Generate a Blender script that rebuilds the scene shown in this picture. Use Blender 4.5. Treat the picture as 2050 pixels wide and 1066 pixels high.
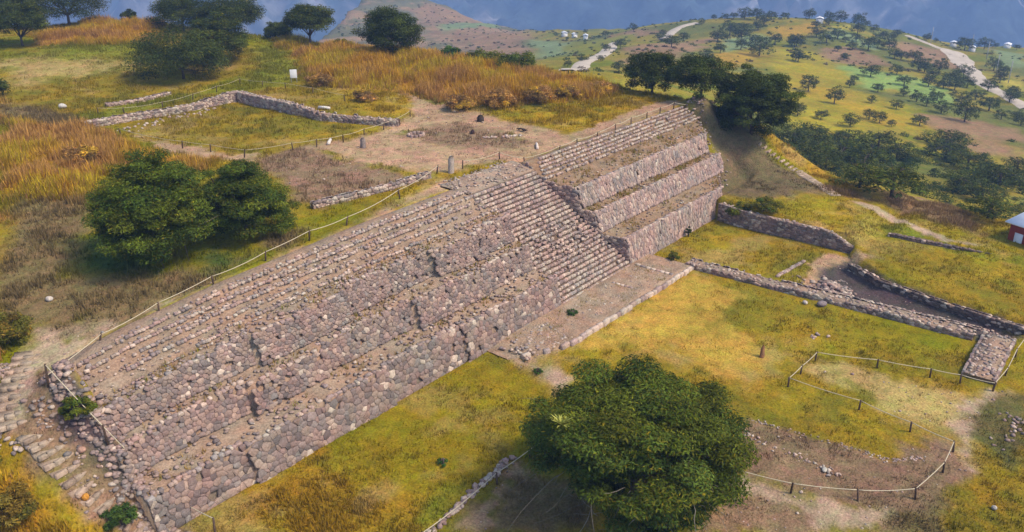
import bpy, math, random, json
import numpy as np
from mathutils import Vector, Matrix

# ---------------------------------------------------------------- clear
for o in list(bpy.data.objects): bpy.data.objects.remove(o, do_unlink=True)
scene = bpy.context.scene
COL = scene.collection
R_ = math.radians

# ---------------------------------------------------------------- camera
cam_d = bpy.data.cameras.new('camera'); cam = bpy.data.objects.new('camera', cam_d); COL.objects.link(cam)
cam.location = (-59.765, -42.736, 36.0)
cam.rotation_euler = (R_(90 - 23.3), 0, R_(39.06 - 90))
cam_d.sensor_width = 36.0; cam_d.lens = 36.0 * 1750 / 2050
cam_d.clip_start = 0.5; cam_d.clip_end = 30000
scene.camera = cam

# ---------------------------------------------------------------- sky, sun, exposure (thin overcast, high sun from the front right)
SUN_DIR = Vector((0.22, -0.78, 1.05)).normalized()
world = bpy.data.worlds.new('World'); scene.world = world; world.use_nodes = True
nt = world.node_tree; nt.nodes.clear()
sky = nt.nodes.new('ShaderNodeTexSky'); sky.sky_type = 'NISHITA'; sky.sun_disc = False
sky.sun_elevation = math.asin(SUN_DIR.z); sky.sun_rotation = math.atan2(SUN_DIR.x, SUN_DIR.y)
sky.altitude = 1500; sky.air_density = 1.0; sky.dust_density = 5.0; sky.ozone_density = 1.0
bg = nt.nodes.new('ShaderNodeBackground'); bg.inputs['Strength'].default_value = 0.11
wo = nt.nodes.new('ShaderNodeOutputWorld')
nt.links.new(sky.outputs[0], bg.inputs[0]); nt.links.new(bg.outputs[0], wo.inputs[0])
sun_d = bpy.data.lights.new('sun', 'SUN'); sun_d.energy = 1.5; sun_d.angle = R_(12); sun_d.color = (1.0, 0.87, 0.70)
sun = bpy.data.objects.new('sun', sun_d); COL.objects.link(sun)
sun.rotation_euler = SUN_DIR.to_track_quat('Z', 'Y').to_euler(); sun.location = (0, 0, 200)
scene.view_settings.view_transform = 'Standard'; scene.view_settings.look = 'None'
scene.view_settings.exposure = 1.40; scene.view_settings.gamma = 1.0; scene.view_settings.use_curve_mapping = False

T = json.loads('''{"cover":[["straw",6,[[-1.8,109.1],[6.9,105.9],[11.9,94.7],[11.8,88.7],[4.5,90.2],[-2.0,90.9],[-10.3,89.6]]],["green",8,[[10.0,119.3],[23.2,108.0],[14.8,93.7],[8.2,103.4],[2.1,111.0]]],["green",6,[[34.2,95.3],[41.5,89.1],[313.4,365.0],[30.4,75.2],[21.2,65.9],[19.1,72.9]]],["dirt",2.0,[[-7.1,36.2],[-0.7,35.9],[4.4,33.4],[10.1,34.4],[19.1,37.5],[23.8,49.1],[26.2,59.2],[28.2,55.9],[25.7,41.2],[23.6,26.9],[22.7,14.0],[29.9,13.1],[42.5,13.0],[43.0,11.1],[38.8,12.0],[23.9,12.1],[20.0,12.8],[16.5,13.8],[9.5,15.2],[2.6,16.0],[1.3,17.6],[0.4,25.5],[-0.6,34.3]]],["darkdirt",2.5,[[-6.9,36.6],[-1.3,35.2],[-1.3,23.7],[0.1,17.2],[-6.0,17.2],[-12.3,18.3],[-12.5,21.7],[-10.7,26.3]]],["darkdirt",3,[[10.4,31.3],[18.2,30.5],[20.1,24.0],[16.9,16.9],[10.8,19.2],[9.1,25.1]]],["dirt",1.6,[[-9.2,55.4],[-8.5,46.9],[-7.8,40.8],[-4.4,38.2],[-7.5,35.7],[-9.6,39.0],[-11.4,45.7]]],["dirt",1.6,[[-41.5,10.1],[-40.0,12.0],[-36.7,12.0],[-27.6,12.0],[-18.5,12.2],[-14.1,12.3],[0.2,14.5],[-0.4,13.3],[-15.0,11.4],[-26.8,10.4],[-38.0,10.0],[-40.7,8.1]]],["path",1.5,[[-38.4,18.5],[-36.8,15.3],[-33.7,14.0],[-29.9,13.6],[-26.8,12.4],[-31.8,12.0],[-36.7,12.0],[-40.9,10.1],[-40.5,14.1],[-39.3,15.6]]],["brown",3,[[-32.4,36.6],[-25.3,40.4],[-24.6,35.4],[-29.9,28.6],[-32.3,23.2],[-29.0,16.5],[-22.1,15.4],[-16.1,15.2],[-20.3,13.7],[-26.8,12.4],[-30.2,13.3],[-34.3,13.0],[-38.4,18.6],[-39.4,21.1]]],["dkgreen",2.5,[[-25.9,17.3],[-26.5,14.2],[-25.6,13.7],[-24.0,14.7],[-23.8,17.7]]],["dkgreen",2.5,[[-30.2,29.0],[-31.6,23.0],[-28.7,17.0],[-27.1,21.8],[-28.1,28.1]]],["amber",4,[[-12.5,84.3],[-11.0,73.4],[-10.0,63.9],[-13.5,49.2],[-9.5,40.1],[-12.1,37.9],[-17.4,43.1],[-24.4,36.7],[-28.8,38.9],[-32.6,36.2]]],["brown",3,[[-13.5,82.0],[-9.6,77.8],[-10.0,66.3],[-15.3,66.8],[-17.7,72.1]]],["amber",4,[[34.3,81.4],[42.1,84.3],[317.9,369.8],[308.7,313.7],[153.9,116.1],[44.1,21.4],[37.2,21.0],[31.9,25.3],[28.2,30.8],[25.9,37.6],[24.4,47.8],[22.9,59.9],[25.9,69.5]]],["amber",5,[[13.0,126.7],[27.2,133.0],[34.2,124.9],[26.5,108.7],[17.3,109.2],[8.9,117.1]]],["amber",6,[[41.6,98.0],[317.9,407.4],[325.0,377.4],[35.3,81.3]]],["yelgrass",2,[[23.6,26.9],[31.4,24.9],[42.2,20.2],[45.0,18.0],[43.3,13.9],[31.3,13.3],[23.4,14.5]]],["yelgrass",1.5,[[23.5,57.3],[26.5,52.0],[23.4,42.2],[17.0,38.1],[18.1,49.0]]],["green",2,[[-9.5,70.0],[-0.4,73.0],[14.5,70.2],[0.8,66.2],[-8.2,66.1]]],["ochre",1.2,[[-5.5,-5.5],[1.5,-5.1],[15.2,-5.5],[14.2,-12.3],[7.8,-12.8],[1.5,-11.2],[-3.0,-8.5]]],["ochre",3,[[-2.0,-8.3],[7.8,-12.8],[3.9,-19.8],[-3.5,-20.6],[-1.8,-15.4]]],["straw",1.5,[[3.4,-21.7],[7.1,-23.7],[6.8,-28.6],[7.5,-32.9],[2.0,-33.9],[1.8,-31.5],[2.2,-27.0],[2.1,-23.9]]],["darkdirt",1.2,[[-6.1,-22.0],[-5.9,-27.0],[-4.7,-31.8],[-2.7,-31.5],[0.4,-33.8],[-0.9,-34.6],[-3.9,-34.6],[-7.8,-34.2],[-10.4,-31.2],[-12.3,-27.5],[-12.4,-24.4]]],["path",1.4,[[-13.1,-23.6],[-12.8,-25.3],[-12.6,-27.9],[-10.8,-31.5],[-8.2,-34.4],[-3.9,-34.9],[-0.8,-34.8],[3.1,-34.1],[5.6,-33.4],[9.6,-34.9],[9.9,-35.9],[5.5,-34.9],[0.3,-35.6],[-3.8,-36.0],[-7.0,-35.3],[-11.1,-35.2],[-16.5,-28.6],[-15.5,-25.5]]],["darkdirt",1.5,[[-19.9,-24.3],[-14.6,-25.1],[-13.6,-28.7],[-14.9,-30.5]]],["bank",1.5,[[6.9,-34.5],[9.4,-35.3],[10.6,-36.8],[-1.3,-39.1],[-0.1,-37.0],[2.4,-35.3]]],["brown",2,[[-7.4,-34.8],[-6.1,-35.6],[-10.3,-36.2],[-13.0,-32.8],[-10.1,-33.7]]],["lowamber",2.5,[[-6.8,-35.5],[-1.3,-39.1],[-6.9,-40.2],[-10.3,-36.2]]],["dirt",1.3,[[-29.7,-12.3],[-23.4,-12.2],[-21.3,-12.2],[-21.5,-14.1],[-23.2,-15.3],[-27.2,-15.3]]],["brown",1.5,[[-22.4,-13.0],[-20.7,-14.2],[-20.8,-18.3],[-23.4,-20.1],[-27.2,-15.3]]],["path",1.5,[[-10.0,-1.6],[-8.9,-5.4],[-9.5,-8.4],[-12.3,-8.5],[-10.5,-4.6]]],["lowamber",4,[[-38.4,-1.6],[-32.9,2.2],[-29.3,-1.0],[-29.2,-6.8],[-29.9,-12.0]]],["green",2.5,[[-27.3,-9.5],[-22.4,-9.5],[-20.2,-10.8],[-22.4,-11.3],[-27.5,-11.5],[-29.4,-10.7]]],["yelgreen",3,[[-26.7,-0.5],[-18.1,-0.1],[-11.0,-0.7],[-9.8,-5.6],[-14.8,-8.9],[-19.9,-10.6],[-27.3,-9.5],[-28.2,-5.8]]],["dirt",0.8,[[-9.8,-1.9],[-0.0,-0.2],[16.2,2.1],[16.7,-4.7],[1.9,-4.8],[-4.7,-5.0],[-9.0,-4.2]]],["yelgreen",2,[[31.6,-6.9],[39.1,-8.1],[42.7,-11.5],[43.1,-20.1],[40.2,-30.9],[35.7,-31.9],[32.9,-17.9]]],["orange",1.5,[[31.6,-7.5],[33.0,-11.6],[32.8,-17.4],[31.8,-14.4]]],["green",1.5,[[39.2,-16.9],[39.3,-21.7],[36.9,-21.9],[35.5,-17.6]]],["green",1.5,[[37.0,-23.9],[37.3,-31.5],[36.4,-31.7],[35.9,-24.7]]],["dirt",1.0,[[20.3,-14.0],[28.7,-14.1],[30.2,-16.7],[29.8,-19.4],[25.8,-16.9],[19.6,-17.1]]],["darksoil",1.0,[[24.6,-15.2],[28.4,-16.9],[24.8,-21.6],[23.4,-28.0],[22.2,-34.6],[20.7,-34.9],[18.2,-31.9],[18.8,-23.1],[20.9,-17.2]]],["path",0.7,[[42.3,-11.1],[42.8,-12.7],[42.3,-17.6],[38.3,-24.0],[38.7,-26.9],[37.3,-23.8],[40.7,-17.5]]],["brownhill",3,[[43.4,-5.0],[44.5,-10.9],[44.0,-17.1],[42.0,-26.2],[45.4,-25.4],[86.7,-9.9],[46.0,-13.4]]],["fieldgreen",5,[[287.8,76.4],[301.6,75.6],[295.5,56.1],[303.2,48.9],[293.0,34.3],[258.2,26.6],[271.7,38.4],[261.5,47.5],[252.9,52.6]]],["fieldgreen",4,[[270.8,45.1],[278.4,40.2],[279.8,29.3],[258.2,26.6],[245.4,31.4]]],["fieldgreen2",5,[[393.7,123.2],[408.0,118.5],[383.5,89.8],[364.4,86.0],[377.8,104.9],[373.8,113.3]]],["fieldyel",4,[[427.2,122.7],[443.0,122.6],[415.1,113.0],[407.4,122.2]]],["fieldgreen2",5,[[330.9,147.7],[362.0,141.7],[359.8,130.3],[311.4,123.5],[273.6,117.0]]],["brownhill",8,[[418.1,93.0],[443.3,89.8],[452.9,71.7],[359.1,45.4],[348.4,53.1],[365.6,75.0]]],["brownhill",6,[[345.2,104.7],[357.8,95.4],[338.8,69.1],[321.7,68.0],[298.4,84.8]]],["brownhill",10,[[250.8,150.3],[292.0,152.6],[340.4,155.0],[269.3,126.1],[198.7,107.8],[177.8,104.5]]],["brownhill",8,[[359.1,234.1],[394.0,233.0],[364.3,196.2],[356.1,206.6]]],["orange",8,[[257.1,115.3],[288.3,112.9],[291.3,105.4],[251.6,96.0],[215.4,94.0]]],["orange",8,[[374.5,142.0],[414.0,131.6],[390.6,122.4],[366.1,122.7],[359.1,132.5]]],["green",8,[[361.8,253.0],[364.8,227.9],[373.7,217.3],[250.8,150.3],[223.3,151.0],[323.2,248.9],[361.7,267.2]]],["hillgrass",12,[[318.2,112.4],[339.1,102.3],[281.6,72.6],[229.3,37.9],[204.2,20.5],[149.0,23.2],[133.9,29.8],[206.7,65.1]]],["hillamber",10,[[255.7,78.1],[234.6,55.8],[211.1,35.3],[195.9,21.0],[182.7,23.8],[195.4,41.9],[205.5,58.0]]],["brownhill",10,[[213.7,23.1],[225.8,-1.6],[176.4,-10.2],[176.2,1.0]]],["fieldyel",4,[[359.0,33.2],[370.2,23.4],[315.0,14.0],[325.9,23.0]]],["fieldgreen2",5,[[572.3,75.3],[570.8,57.8],[436.9,34.9],[441.4,47.1]]],["brownhill",12,[[517.8,545.4],[569.0,563.2],[572.9,509.7],[426.7,336.5],[317.2,272.0],[388.3,376.0]]],["fieldgreen2",10,[[480.4,472.9],[557.8,508.7],[545.9,462.9],[485.6,433.6],[432.9,422.5]]],["fieldgreen2",8,[[394.3,311.2],[371.7,267.2],[228.8,159.5],[312.3,237.2]]],["brownhill",10,[[369.7,358.6],[372.8,298.3],[182.6,141.7],[292.9,251.9]]],["dirt",0.8,[[9,12.6],[20,12.4],[44,12.4],[46,14],[44,15.4],[20,15.2],[9,16]]],["darkdirt",0.8,[[-6,-21.8],[-5.3,-26.8],[-4.7,-31.6],[-2.9,-32.6],[-0.2,-33.8],[-3,-36],[-9,-34.6],[-11.5,-30],[-11.5,-22]]],["olive",2.5,[[37,-4.5],[33.5,-1],[33,4],[40,4],[43,9],[45,12.5],[48.5,11],[48,2],[47.5,-3],[43.5,-9]]],["orange",1.5,[[49.5,6],[49.8,0],[49.5,-4],[46,-9.5],[48,-10],[52,-4],[52,6]]],["darkdirt",1.0,[[-40,12],[-41.5,14],[-44.5,10.5],[-44.3,6],[-43.6,2],[-41.5,-1],[-39.5,-1.8],[-39,0],[-39.8,5]]],["darksoil",0.8,[[-40.2,10],[-41.6,9],[-42.0,5.5],[-41.0,2.5],[-40.2,3]]],["path",0.7,[[-40.2,15.5],[-42.2,13.2],[-44.4,10.6],[-44.3,9.0],[-43.0,9.6],[-41.2,11.6],[-39.5,13.5]]],["amber",1.0,[[-41.5,17],[-43.5,14.5],[-46,11.5],[-45.2,5],[-44.2,1],[-45,-4],[-52,0],[-50,20]]]],"fence":{"edge":[[-41.4,9.4],[-36.7,12.0],[-32.2,12.0],[-27.6,12.1],[-22.7,12.4],[-18.0,12.8],[-14.0,12.8],[-6.3,14.1],[1.4,16.7]],"edge2":[[4.3,15.8],[9.4,15.1],[11.1,13.0],[15.9,12.0],[19.4,12.0],[23.4,12.0],[27.4,12.1],[30.9,12.1],[34.6,12.1],[37.8,12.1],[41.3,12.1],[42.9,11.3]],"left":[[-41.4,9.4],[-40.6,4.6],[-38.1,2.7],[-38.4,-2.3]],"court":[[-6.8,69.2],[-4.4,67.1],[0.5,66.2],[6.0,67.7],[10.8,69.2],[16.3,71.4],[16.8,66.6],[17.7,62.3],[18.4,57.1],[18.2,50.0]],"court2":[[-10.4,56.9],[-9.0,46.1],[-7.9,42.3],[-6.7,37.8],[-1.9,35.5],[0.6,34.5],[3.6,33.5],[7.4,34.2],[10.7,34.4],[13.5,34.9],[17.5,36.7]],"loop":[[9.6,-34.8],[9.3,-32.5],[8.7,-30.4],[7.5,-26.6],[5.5,-22.2],[2.7,-22.1],[0.2,-22.1],[0.4,-27.6],[-0.3,-31.5],[-1.0,-34.6],[-4.0,-34.7],[-8.0,-34.1],[-10.5,-31.3],[-12.4,-27.6],[-13.3,-24.4],[-14.3,-22.0]],"strip":[[9.6,-34.8],[12.9,-35.0],[16.7,-35.0],[20.2,-35.1]],"low":[[-31.2,-12.5],[-23.7,-12.2],[-20.2,-12.2],[-17.2,-12.1]]},"hill":[[423.7,141.0,5.8],[433.6,133.4,5.2],[411.4,125.5,4.9],[442.9,130.2,6.7],[439.0,119.0,6.6],[457.2,119.9,3.0],[393.7,125.5,4.1],[370.5,116.0,5.2],[341.0,113.9,6.7],[375.7,107.4,6.2],[372.0,102.1,3.5],[359.6,106.9,6.3],[400.4,106.4,6.1],[379.8,99.8,4.6],[357.7,86.6,7.4],[373.5,87.3,5.1],[372.2,81.8,5.7],[350.0,72.4,4.8],[342.4,95.1,3.0],[322.6,85.2,3.1],[352.5,92.1,3.7],[281.2,89.0,4.7],[297.1,91.4,2.7],[431.7,108.2,4.3],[216.9,59.6,5.0],[200.3,45.2,4.7],[165.0,42.4,3.8],[183.9,54.4,2.6],[265.7,61.3,2.9],[249.2,57.2,2.8],[249.9,47.8,3.7],[215.7,39.2,2.5],[239.3,32.3,3.5],[232.8,27.4,3.9],[258.6,30.7,4.2],[213.6,31.1,3.2],[185.0,30.0,2.9],[180.6,22.6,2.0],[192.4,18.6,3.7],[258.8,23.1,5.1],[216.3,12.5,6.0],[284.1,24.0,4.0],[261.8,15.0,6.5],[223.3,20.7,4.5],[324.8,55.3,5.6],[330.5,48.6,5.7],[303.8,37.7,6.9],[332.6,39.6,6.2],[307.4,32.3,4.8],[306.4,24.8,4.8],[347.3,63.1,5.9],[291.5,14.4,5.1],[252.1,4.9,3.6],[349.1,69.3,4.8],[321.3,51.9,5.0],[311.0,45.9,4.3],[420.7,99.8,4.2],[423.2,96.1,4.2],[449.3,100.8,4.5],[242.1,7.6,3.9],[233.7,0.7,4.2],[293.4,33.4,4.6],[168.6,37.4,3.1],[166.6,28.9,4.1],[182.2,26.3,3.2]],"field":[[280.2,60.2,6.3],[296.9,55.6,5.2],[277.9,47.2,5.2],[252.1,39.9,3.7],[288.3,41.4,5.1],[291.7,37.0,5.1]],"road":[[463.3,88.9,5.3],[470.0,85.8,3.1],[468.0,70.1,10.6],[505.2,68.0,8.9],[586.7,77.7,4.6],[418.9,44.9,8.2],[415.6,39.9,6.1],[341.7,27.6,5.2],[310.0,16.7,4.8],[301.8,13.6,4.7],[590.5,65.6,5.6]],"slope":[[372.8,239.1,3.6],[245.6,149.0,4.6],[235.9,149.3,3.0],[175.6,119.8,2.4],[180.7,115.4,2.0],[156.5,93.1,3.6],[265.8,137.0,5.8],[339.0,184.7,4.5],[324.3,145.2,6.6],[334.1,145.0,2.5],[268.4,116.3,4.1],[241.7,109.1,4.3],[330.6,136.5,7.3],[332.3,130.0,5.4],[291.0,118.0,4.9],[279.2,104.5,7.8],[335.8,122.0,5.4],[350.4,151.8,7.7],[362.6,149.9,5.9],[369.2,145.7,5.3],[402.6,180.4,3.6],[399.4,185.3,2.9],[405.8,176.8,3.6],[404.3,169.6,7.2],[402.4,161.7,6.4],[403.9,154.0,5.7],[409.0,148.7,4.3],[388.0,151.0,6.2],[337.2,113.2,5.4],[284.0,91.1,4.2],[234.5,104.3,3.7],[178.6,119.7,1.6],[162.4,115.4,2.3],[381.4,225.9,4.4],[329.4,165.8,4.4],[384.8,185.1,3.5],[357.4,193.2,3.4]],"village":[[441.5,327.3,2.6],[443.9,315.9,2.6],[427.0,297.0,2.1],[451.1,306.6,3.5],[414.6,304.4,2.1]],"gully":[[112.8,22.9,5.3],[122.5,21.8,6.1],[98.0,12.7,5.8],[111.9,12.0,6.8],[91.6,8.3,5.1],[105.6,5.4,7.0],[47.4,-15.0,6.1],[48.1,-10.9,4.6],[133.7,7.7,5.8],[136.3,19.3,5.9],[138.5,13.2,6.5]],"gully2":[[168.9,5.0,8.1],[151.5,1.9,7.5],[144.0,-4.4,7.2],[107.7,-11.2,5.9],[125.2,-14.1,7.1],[102.5,-15.5,5.7],[48.4,-25.6,4.5],[134.3,-16.3,4.0],[159.6,-11.6,4.5],[137.5,-9.8,4.6]],"near":{"fg":[-20.7,-21.1,0.0,15.4,11.8],"leftA":[-29.5,18.6,8.7,10.7,10.5],"leftB":[-22.4,16.2,9.1,9.2,7.7],"midA":[12.6,80.5,9.5,14.1,9.1],"midB":[22.9,86.4,9.9,9.8,7.6],"backA":[33.7,113.9,11.2,11.6,7.9],"backB":[39.6,106.0,10.9,11.9,7.7],"farL":[21.4,133.6,11.6,15.1,10.1],"edgeA":[5.7,118.2,11.4,10.0,7.0],"edgeB":[12.9,141.5,11.8,9.7,6.3],"slim":[43.4,88.4,10.0,9.2,6.9],"slimB":[42.3,96.4,10.4,5.4,3.0],"shA":[330.0,413.0,-55.2,14.6,6.2],"shB":[32.0,131.3,11.8,4.1,2.5],"dome":[307.9,335.3,-51.6,34.2,26.9],"bushG":[45.9,55.1,10.4,3.5,2.2],"brR1":[46.6,18.9,9.7,8.3,5.4],"brR2":[43.1,9.9,9.8,6.8,5.4],"brR3":[45.1,3.5,5.9,11.5,10.2],"leftedge":[-12.0,87.5,9.9,5.6,3.4],"row1":[303.6,274.9,-48.7,19.6,6.2],"row2":[194.2,164.5,-23.4,15.2,5.7]},"line":{"courtL":[[-11.83,62.92,9.41],[-1.75,61.88,9.28],[5.47,61.65,9.32],[9.51,61.57,9.31]],"courtR":[[9.09,60.96,9.33],[8.99,52.25,9.39],[9.12,44.34,9.4],[10.75,38.72,9.45],[13.32,34.33,9.4]],"small":[[-3.88,72.8,9.24],[-0.88,72.06,9.22],[5.65,72.96,9.23]],"terr":[[-12.94,18.66,9.37],[-9.18,17.84,9.4],[-4.94,16.92,9.48],[0.08,16.44,9.6]],"roadA":[[90.9,69.23,-0.51],[98.81,70.32,-0.86],[171.05,116.08,-14.6],[197.82,128.29,-17.53],[237.67,150.11,-22.95],[249.41,156.1,-23.69],[339.62,215.45,-39.68],[343.23,214.05,-38.95]],"roadA2":[[338.28,182.72,-33.74],[356.8,188.95,-34.0],[373.29,193.8,-33.19],[381.02,193.56,-32.43],[387.26,189.39,-31.4]],"roadB":[[454.07,73.24,-42.96],[437.6,63.94,-44.63],[357.04,41.86,-35.9],[331.05,32.22,-34.87],[314.83,25.21,-33.91],[304.01,17.79,-33.93],[284.78,6.82,-33.85]],"roadC":[[459.87,98.85,-38.0],[456.94,88.47,-40.13],[452.43,79.29,-41.8],[454.07,73.24,-42.96]],"rsteps":[[47.43,2.33,5.4],[48.01,-0.25,3.71],[47.98,-3.13,2.44],[42.83,-9.79,2.02]],"lstep":[[-39.79,12.99,7.4],[-40.49,12.1,7.28],[-41.41,10.92,7.29],[-42.16,10.37,6.94],[-42.94,10.32,6.54],[-43.7,10.46,6.21]],"lstep2":[[-43.28,8.46,6.03],[-42.98,6.53,5.22],[-43.13,5.55,4.59],[-43.04,4.25,3.71],[-42.63,3.02,2.79],[-41.63,1.81,1.68],[-40.33,1.02,0.59],[-39.6,-0.36,-0.0]],"roadhouse":[[43.55,-28.07,1.23],[38.02,-30.4,1.25]]},"pt":{"sign":[21.42,65.12,9.45],"menhir":[2.56,15.81,9.6],"stump":[3.71,30.27,9.42],"slab":[2.41,34.45,9.49],"dark1":[21.18,28.02,9.43],"dark2":[15.7,24.5,9.53],"dark3":[20.01,20.55,9.61],"ring":[10.99,29.18,9.48],"log":[15.65,14.87,9.6],"white":[-36.02,20.45,8.14],"wcyl":[-8.3,75.56,9.43],"wslab":[15.19,50.67,9.31],"stele":[3.4,-18.46,-0.02],"houseF":[412.03,130.81,-28.73],"hV1":[409.61,294.56,-50.98],"hV2":[373.49,253.44,-44.57],"hV3":[395.62,276.85,-48.57],"hR1":[474.79,77.61,-43.66],"hR2":[597.79,72.68,-59.3],"hR3":[471.29,67.17,-44.55],"row":[16.82,20.53,9.49],"bushL":[-41.69,6.24,5.56],"bushB":[-42.38,1.12,1.34],"bushP":[18.02,-3.13,-0.01],"bush2":[-0.8,-2.22,-0.02],"agave":[-15.33,-11.39,-0.0],"rockA":[15.66,-17.28,0.0],"rockB":[16.23,-18.65,0.0],"org1":[-43.05,3.2,2.96],"org2":[-41.86,5.3,4.73],"w1":[-8.69,-28.41,-0.01],"pole1":[465.48,72.24,-43.53],"pole2":[448.64,60.58,-44.75],"pole3":[407.47,47.27,-43.31],"pole4":[344.51,30.68,-36.17],"pole5":[454.03,90.31,-39.69],"wr":[-5.87,-38.25,0.01]}}''')

# ---------------------------------------------------------------- helpers
def tag(o, label=None, cat=None, group=None, kind=None):
    if label: o['label'] = label
    if cat: o['category'] = cat
    if group: o['group'] = group
    if kind: o['kind'] = kind
    return o

def mesh_np(name, V, F, mat, col=None, smooth=False):
    """V (n,3); F list of (m,k) int arrays"""
    if not isinstance(F, list): F = [F]
    F = [np.asarray(f, np.int32) for f in F if len(f)]
    me = bpy.data.meshes.new(name)
    V = np.asarray(V, np.float32)
    me.vertices.add(len(V)); me.vertices.foreach_set('co', V.ravel())
    nl = sum(f.size for f in F); npoly = sum(len(f) for f in F)
    me.loops.add(nl); me.loops.foreach_set('vertex_index', np.concatenate([f.ravel() for f in F]))
    starts = []; s = 0
    for f in F:
        k = f.shape[1]; starts.append(s + np.arange(len(f), dtype=np.int32) * k); s += f.size
    me.polygons.add(npoly); me.polygons.foreach_set('loop_start', np.concatenate(starts))
    me.update(calc_edges=True); me.validate()
    if col is not None:
        a = me.color_attributes.new('tint', 'FLOAT_COLOR', 'POINT')
        c = np.ones((len(V), 4), np.float32); c[:, :3] = col
        a.data.foreach_set('color', c.ravel())
    if smooth: me.polygons.foreach_set('use_smooth', np.ones(npoly, bool))
    if mat: me.materials.append(mat)
    return me

def link(name, me, parent=None, loc=None, rotz=0.0, scale=None):
    o = bpy.data.objects.new(name, me); COL.objects.link(o)
    if parent: o.parent = parent
    if loc is not None: o.location = tuple(float(v) for v in loc)
    o.rotation_euler = (0, 0, rotz)
    if scale is not None: o.scale = scale if hasattr(scale, '__len__') else (scale,) * 3
    return o
def empty(name, loc=(0, 0, 0), rotz=0.0):
    o = bpy.data.objects.new(name, None); COL.objects.link(o); o.location = tuple(float(v) for v in loc); o.rotation_euler = (0, 0, rotz)
    o.empty_display_size = 0.3
    return o
def copy_tree(o, loc, rotz, scale):
    c = o.copy(); COL.objects.link(c); c.location = tuple(float(v) for v in loc); c.rotation_euler = (0, 0, rotz); c.scale = scale
    for ch in list(o.children):
        d = ch.copy(); COL.objects.link(d); d.parent = c
    return c

class Acc:
    """collects many small pieces into one mesh"""
    def __init__(s): s.V = []; s.T = []; s.Q = []; s.C = []; s.n = 0
    def add(s, V, tris=None, quads=None, col=None):
        V = np.asarray(V, float)
        if tris is not None and len(tris): s.T.append(np.asarray(tris, np.int32) + s.n)
        if quads is not None and len(quads): s.Q.append(np.asarray(quads, np.int32) + s.n)
        s.V.append(V)
        c = np.ones((len(V), 3)) if col is None else np.broadcast_to(np.asarray(col, float), (len(V), 3))
        s.C.append(c); s.n += len(V)
    def mesh(s, name, mat, off=(0, 0, 0), smooth=False):
        F = []
        if s.T: F.append(np.concatenate(s.T))
        if s.Q: F.append(np.concatenate(s.Q))
        return mesh_np(name, np.concatenate(s.V) - np.asarray(off, float), F, mat, np.concatenate(s.C), smooth)

def tube(acc, P, rad, k=6, col=(1, 1, 1), cap=True):
    P = np.asarray(P, float); n = len(P)
    rad = np.broadcast_to(np.asarray(rad, float), (n,))
    t = np.gradient(P, axis=0); t /= np.linalg.norm(t, axis=1)[:, None] + 1e-9
    ref = np.where(np.abs(t[:, 2:3]) > 0.9, np.array([[1., 0, 0]]), np.array([[0, 0, 1.]]))
    a = np.cross(t, ref); a /= np.linalg.norm(a, axis=1)[:, None] + 1e-9
    b = np.cross(t, a)
    ang = np.arange(k) * 2 * math.pi / k
    V = P[:, None] + rad[:, None, None] * (a[:, None] * np.cos(ang)[None, :, None] + b[:, None] * np.sin(ang)[None, :, None])
    V = V.reshape(-1, 3); q = []
    for i in range(n - 1):
        for j in range(k):
            q.append((i * k + j, i * k + (j + 1) % k, (i + 1) * k + (j + 1) % k, (i + 1) * k + j))
    tr = []
    if cap:
        V = np.vstack([V, P[:1], P[-1:]]); c0 = n * k; c1 = c0 + 1
        for j in range(k):
            tr.append((c0, (j + 1) % k, j)); tr.append((c1, (n - 1) * k + j, (n - 1) * k + (j + 1) % k))
    acc.add(V, tr, q, col)

# ---------------------------------------------------------------- materials
def nodes(name):
    m = bpy.data.materials.new(name); m.use_nodes = True
    n = m.node_tree; b = n.nodes['Principled BSDF']
    b.inputs['Roughness'].default_value = 0.9
    b.inputs['Specular IOR Level'].default_value = 0.05
    return m, n, b
def N(n, t, **kw):
    x = n.nodes.new(t)
    for k, v in kw.items(): setattr(x, k, v)
    return x
def noise_var(n, base_socket, pos, specs):
    """multiply a colour by value noise at several scales: (scale, low, high, detail)"""
    cur = base_socket
    for (sc, lo, hi, det) in specs:
        t = N(n, 'ShaderNodeTexNoise'); t.inputs['Scale'].default_value = sc; t.inputs['Detail'].default_value = det
        t.inputs['Roughness'].default_value = 0.65
        n.links.new(pos, t.inputs['Vector'])
        r = N(n, 'ShaderNodeMapRange'); r.inputs[1].default_value = 0.3; r.inputs[2].default_value = 0.7
        r.inputs[3].default_value = lo; r.inputs[4].default_value = hi
        n.links.new(t.outputs[0], r.inputs[0])
        mx = N(n, 'ShaderNodeVectorMath', operation='SCALE')
        n.links.new(cur, mx.inputs[0]); n.links.new(r.outputs[0], mx.inputs['Scale'])
        cur = mx.outputs[0]
    return cur
def bump(n, b, pos, sc, strength, dist, det=6):
    t = N(n, 'ShaderNodeTexNoise'); t.inputs['Scale'].default_value = sc; t.inputs['Detail'].default_value = det
    n.links.new(pos, t.inputs['Vector'])
    bp = N(n, 'ShaderNodeBump'); bp.inputs['Strength'].default_value = strength; bp.inputs['Distance'].default_value = dist
    n.links.new(t.outputs[0], bp.inputs['Height']); n.links.new(bp.outputs[0], b.inputs['Normal'])
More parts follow.
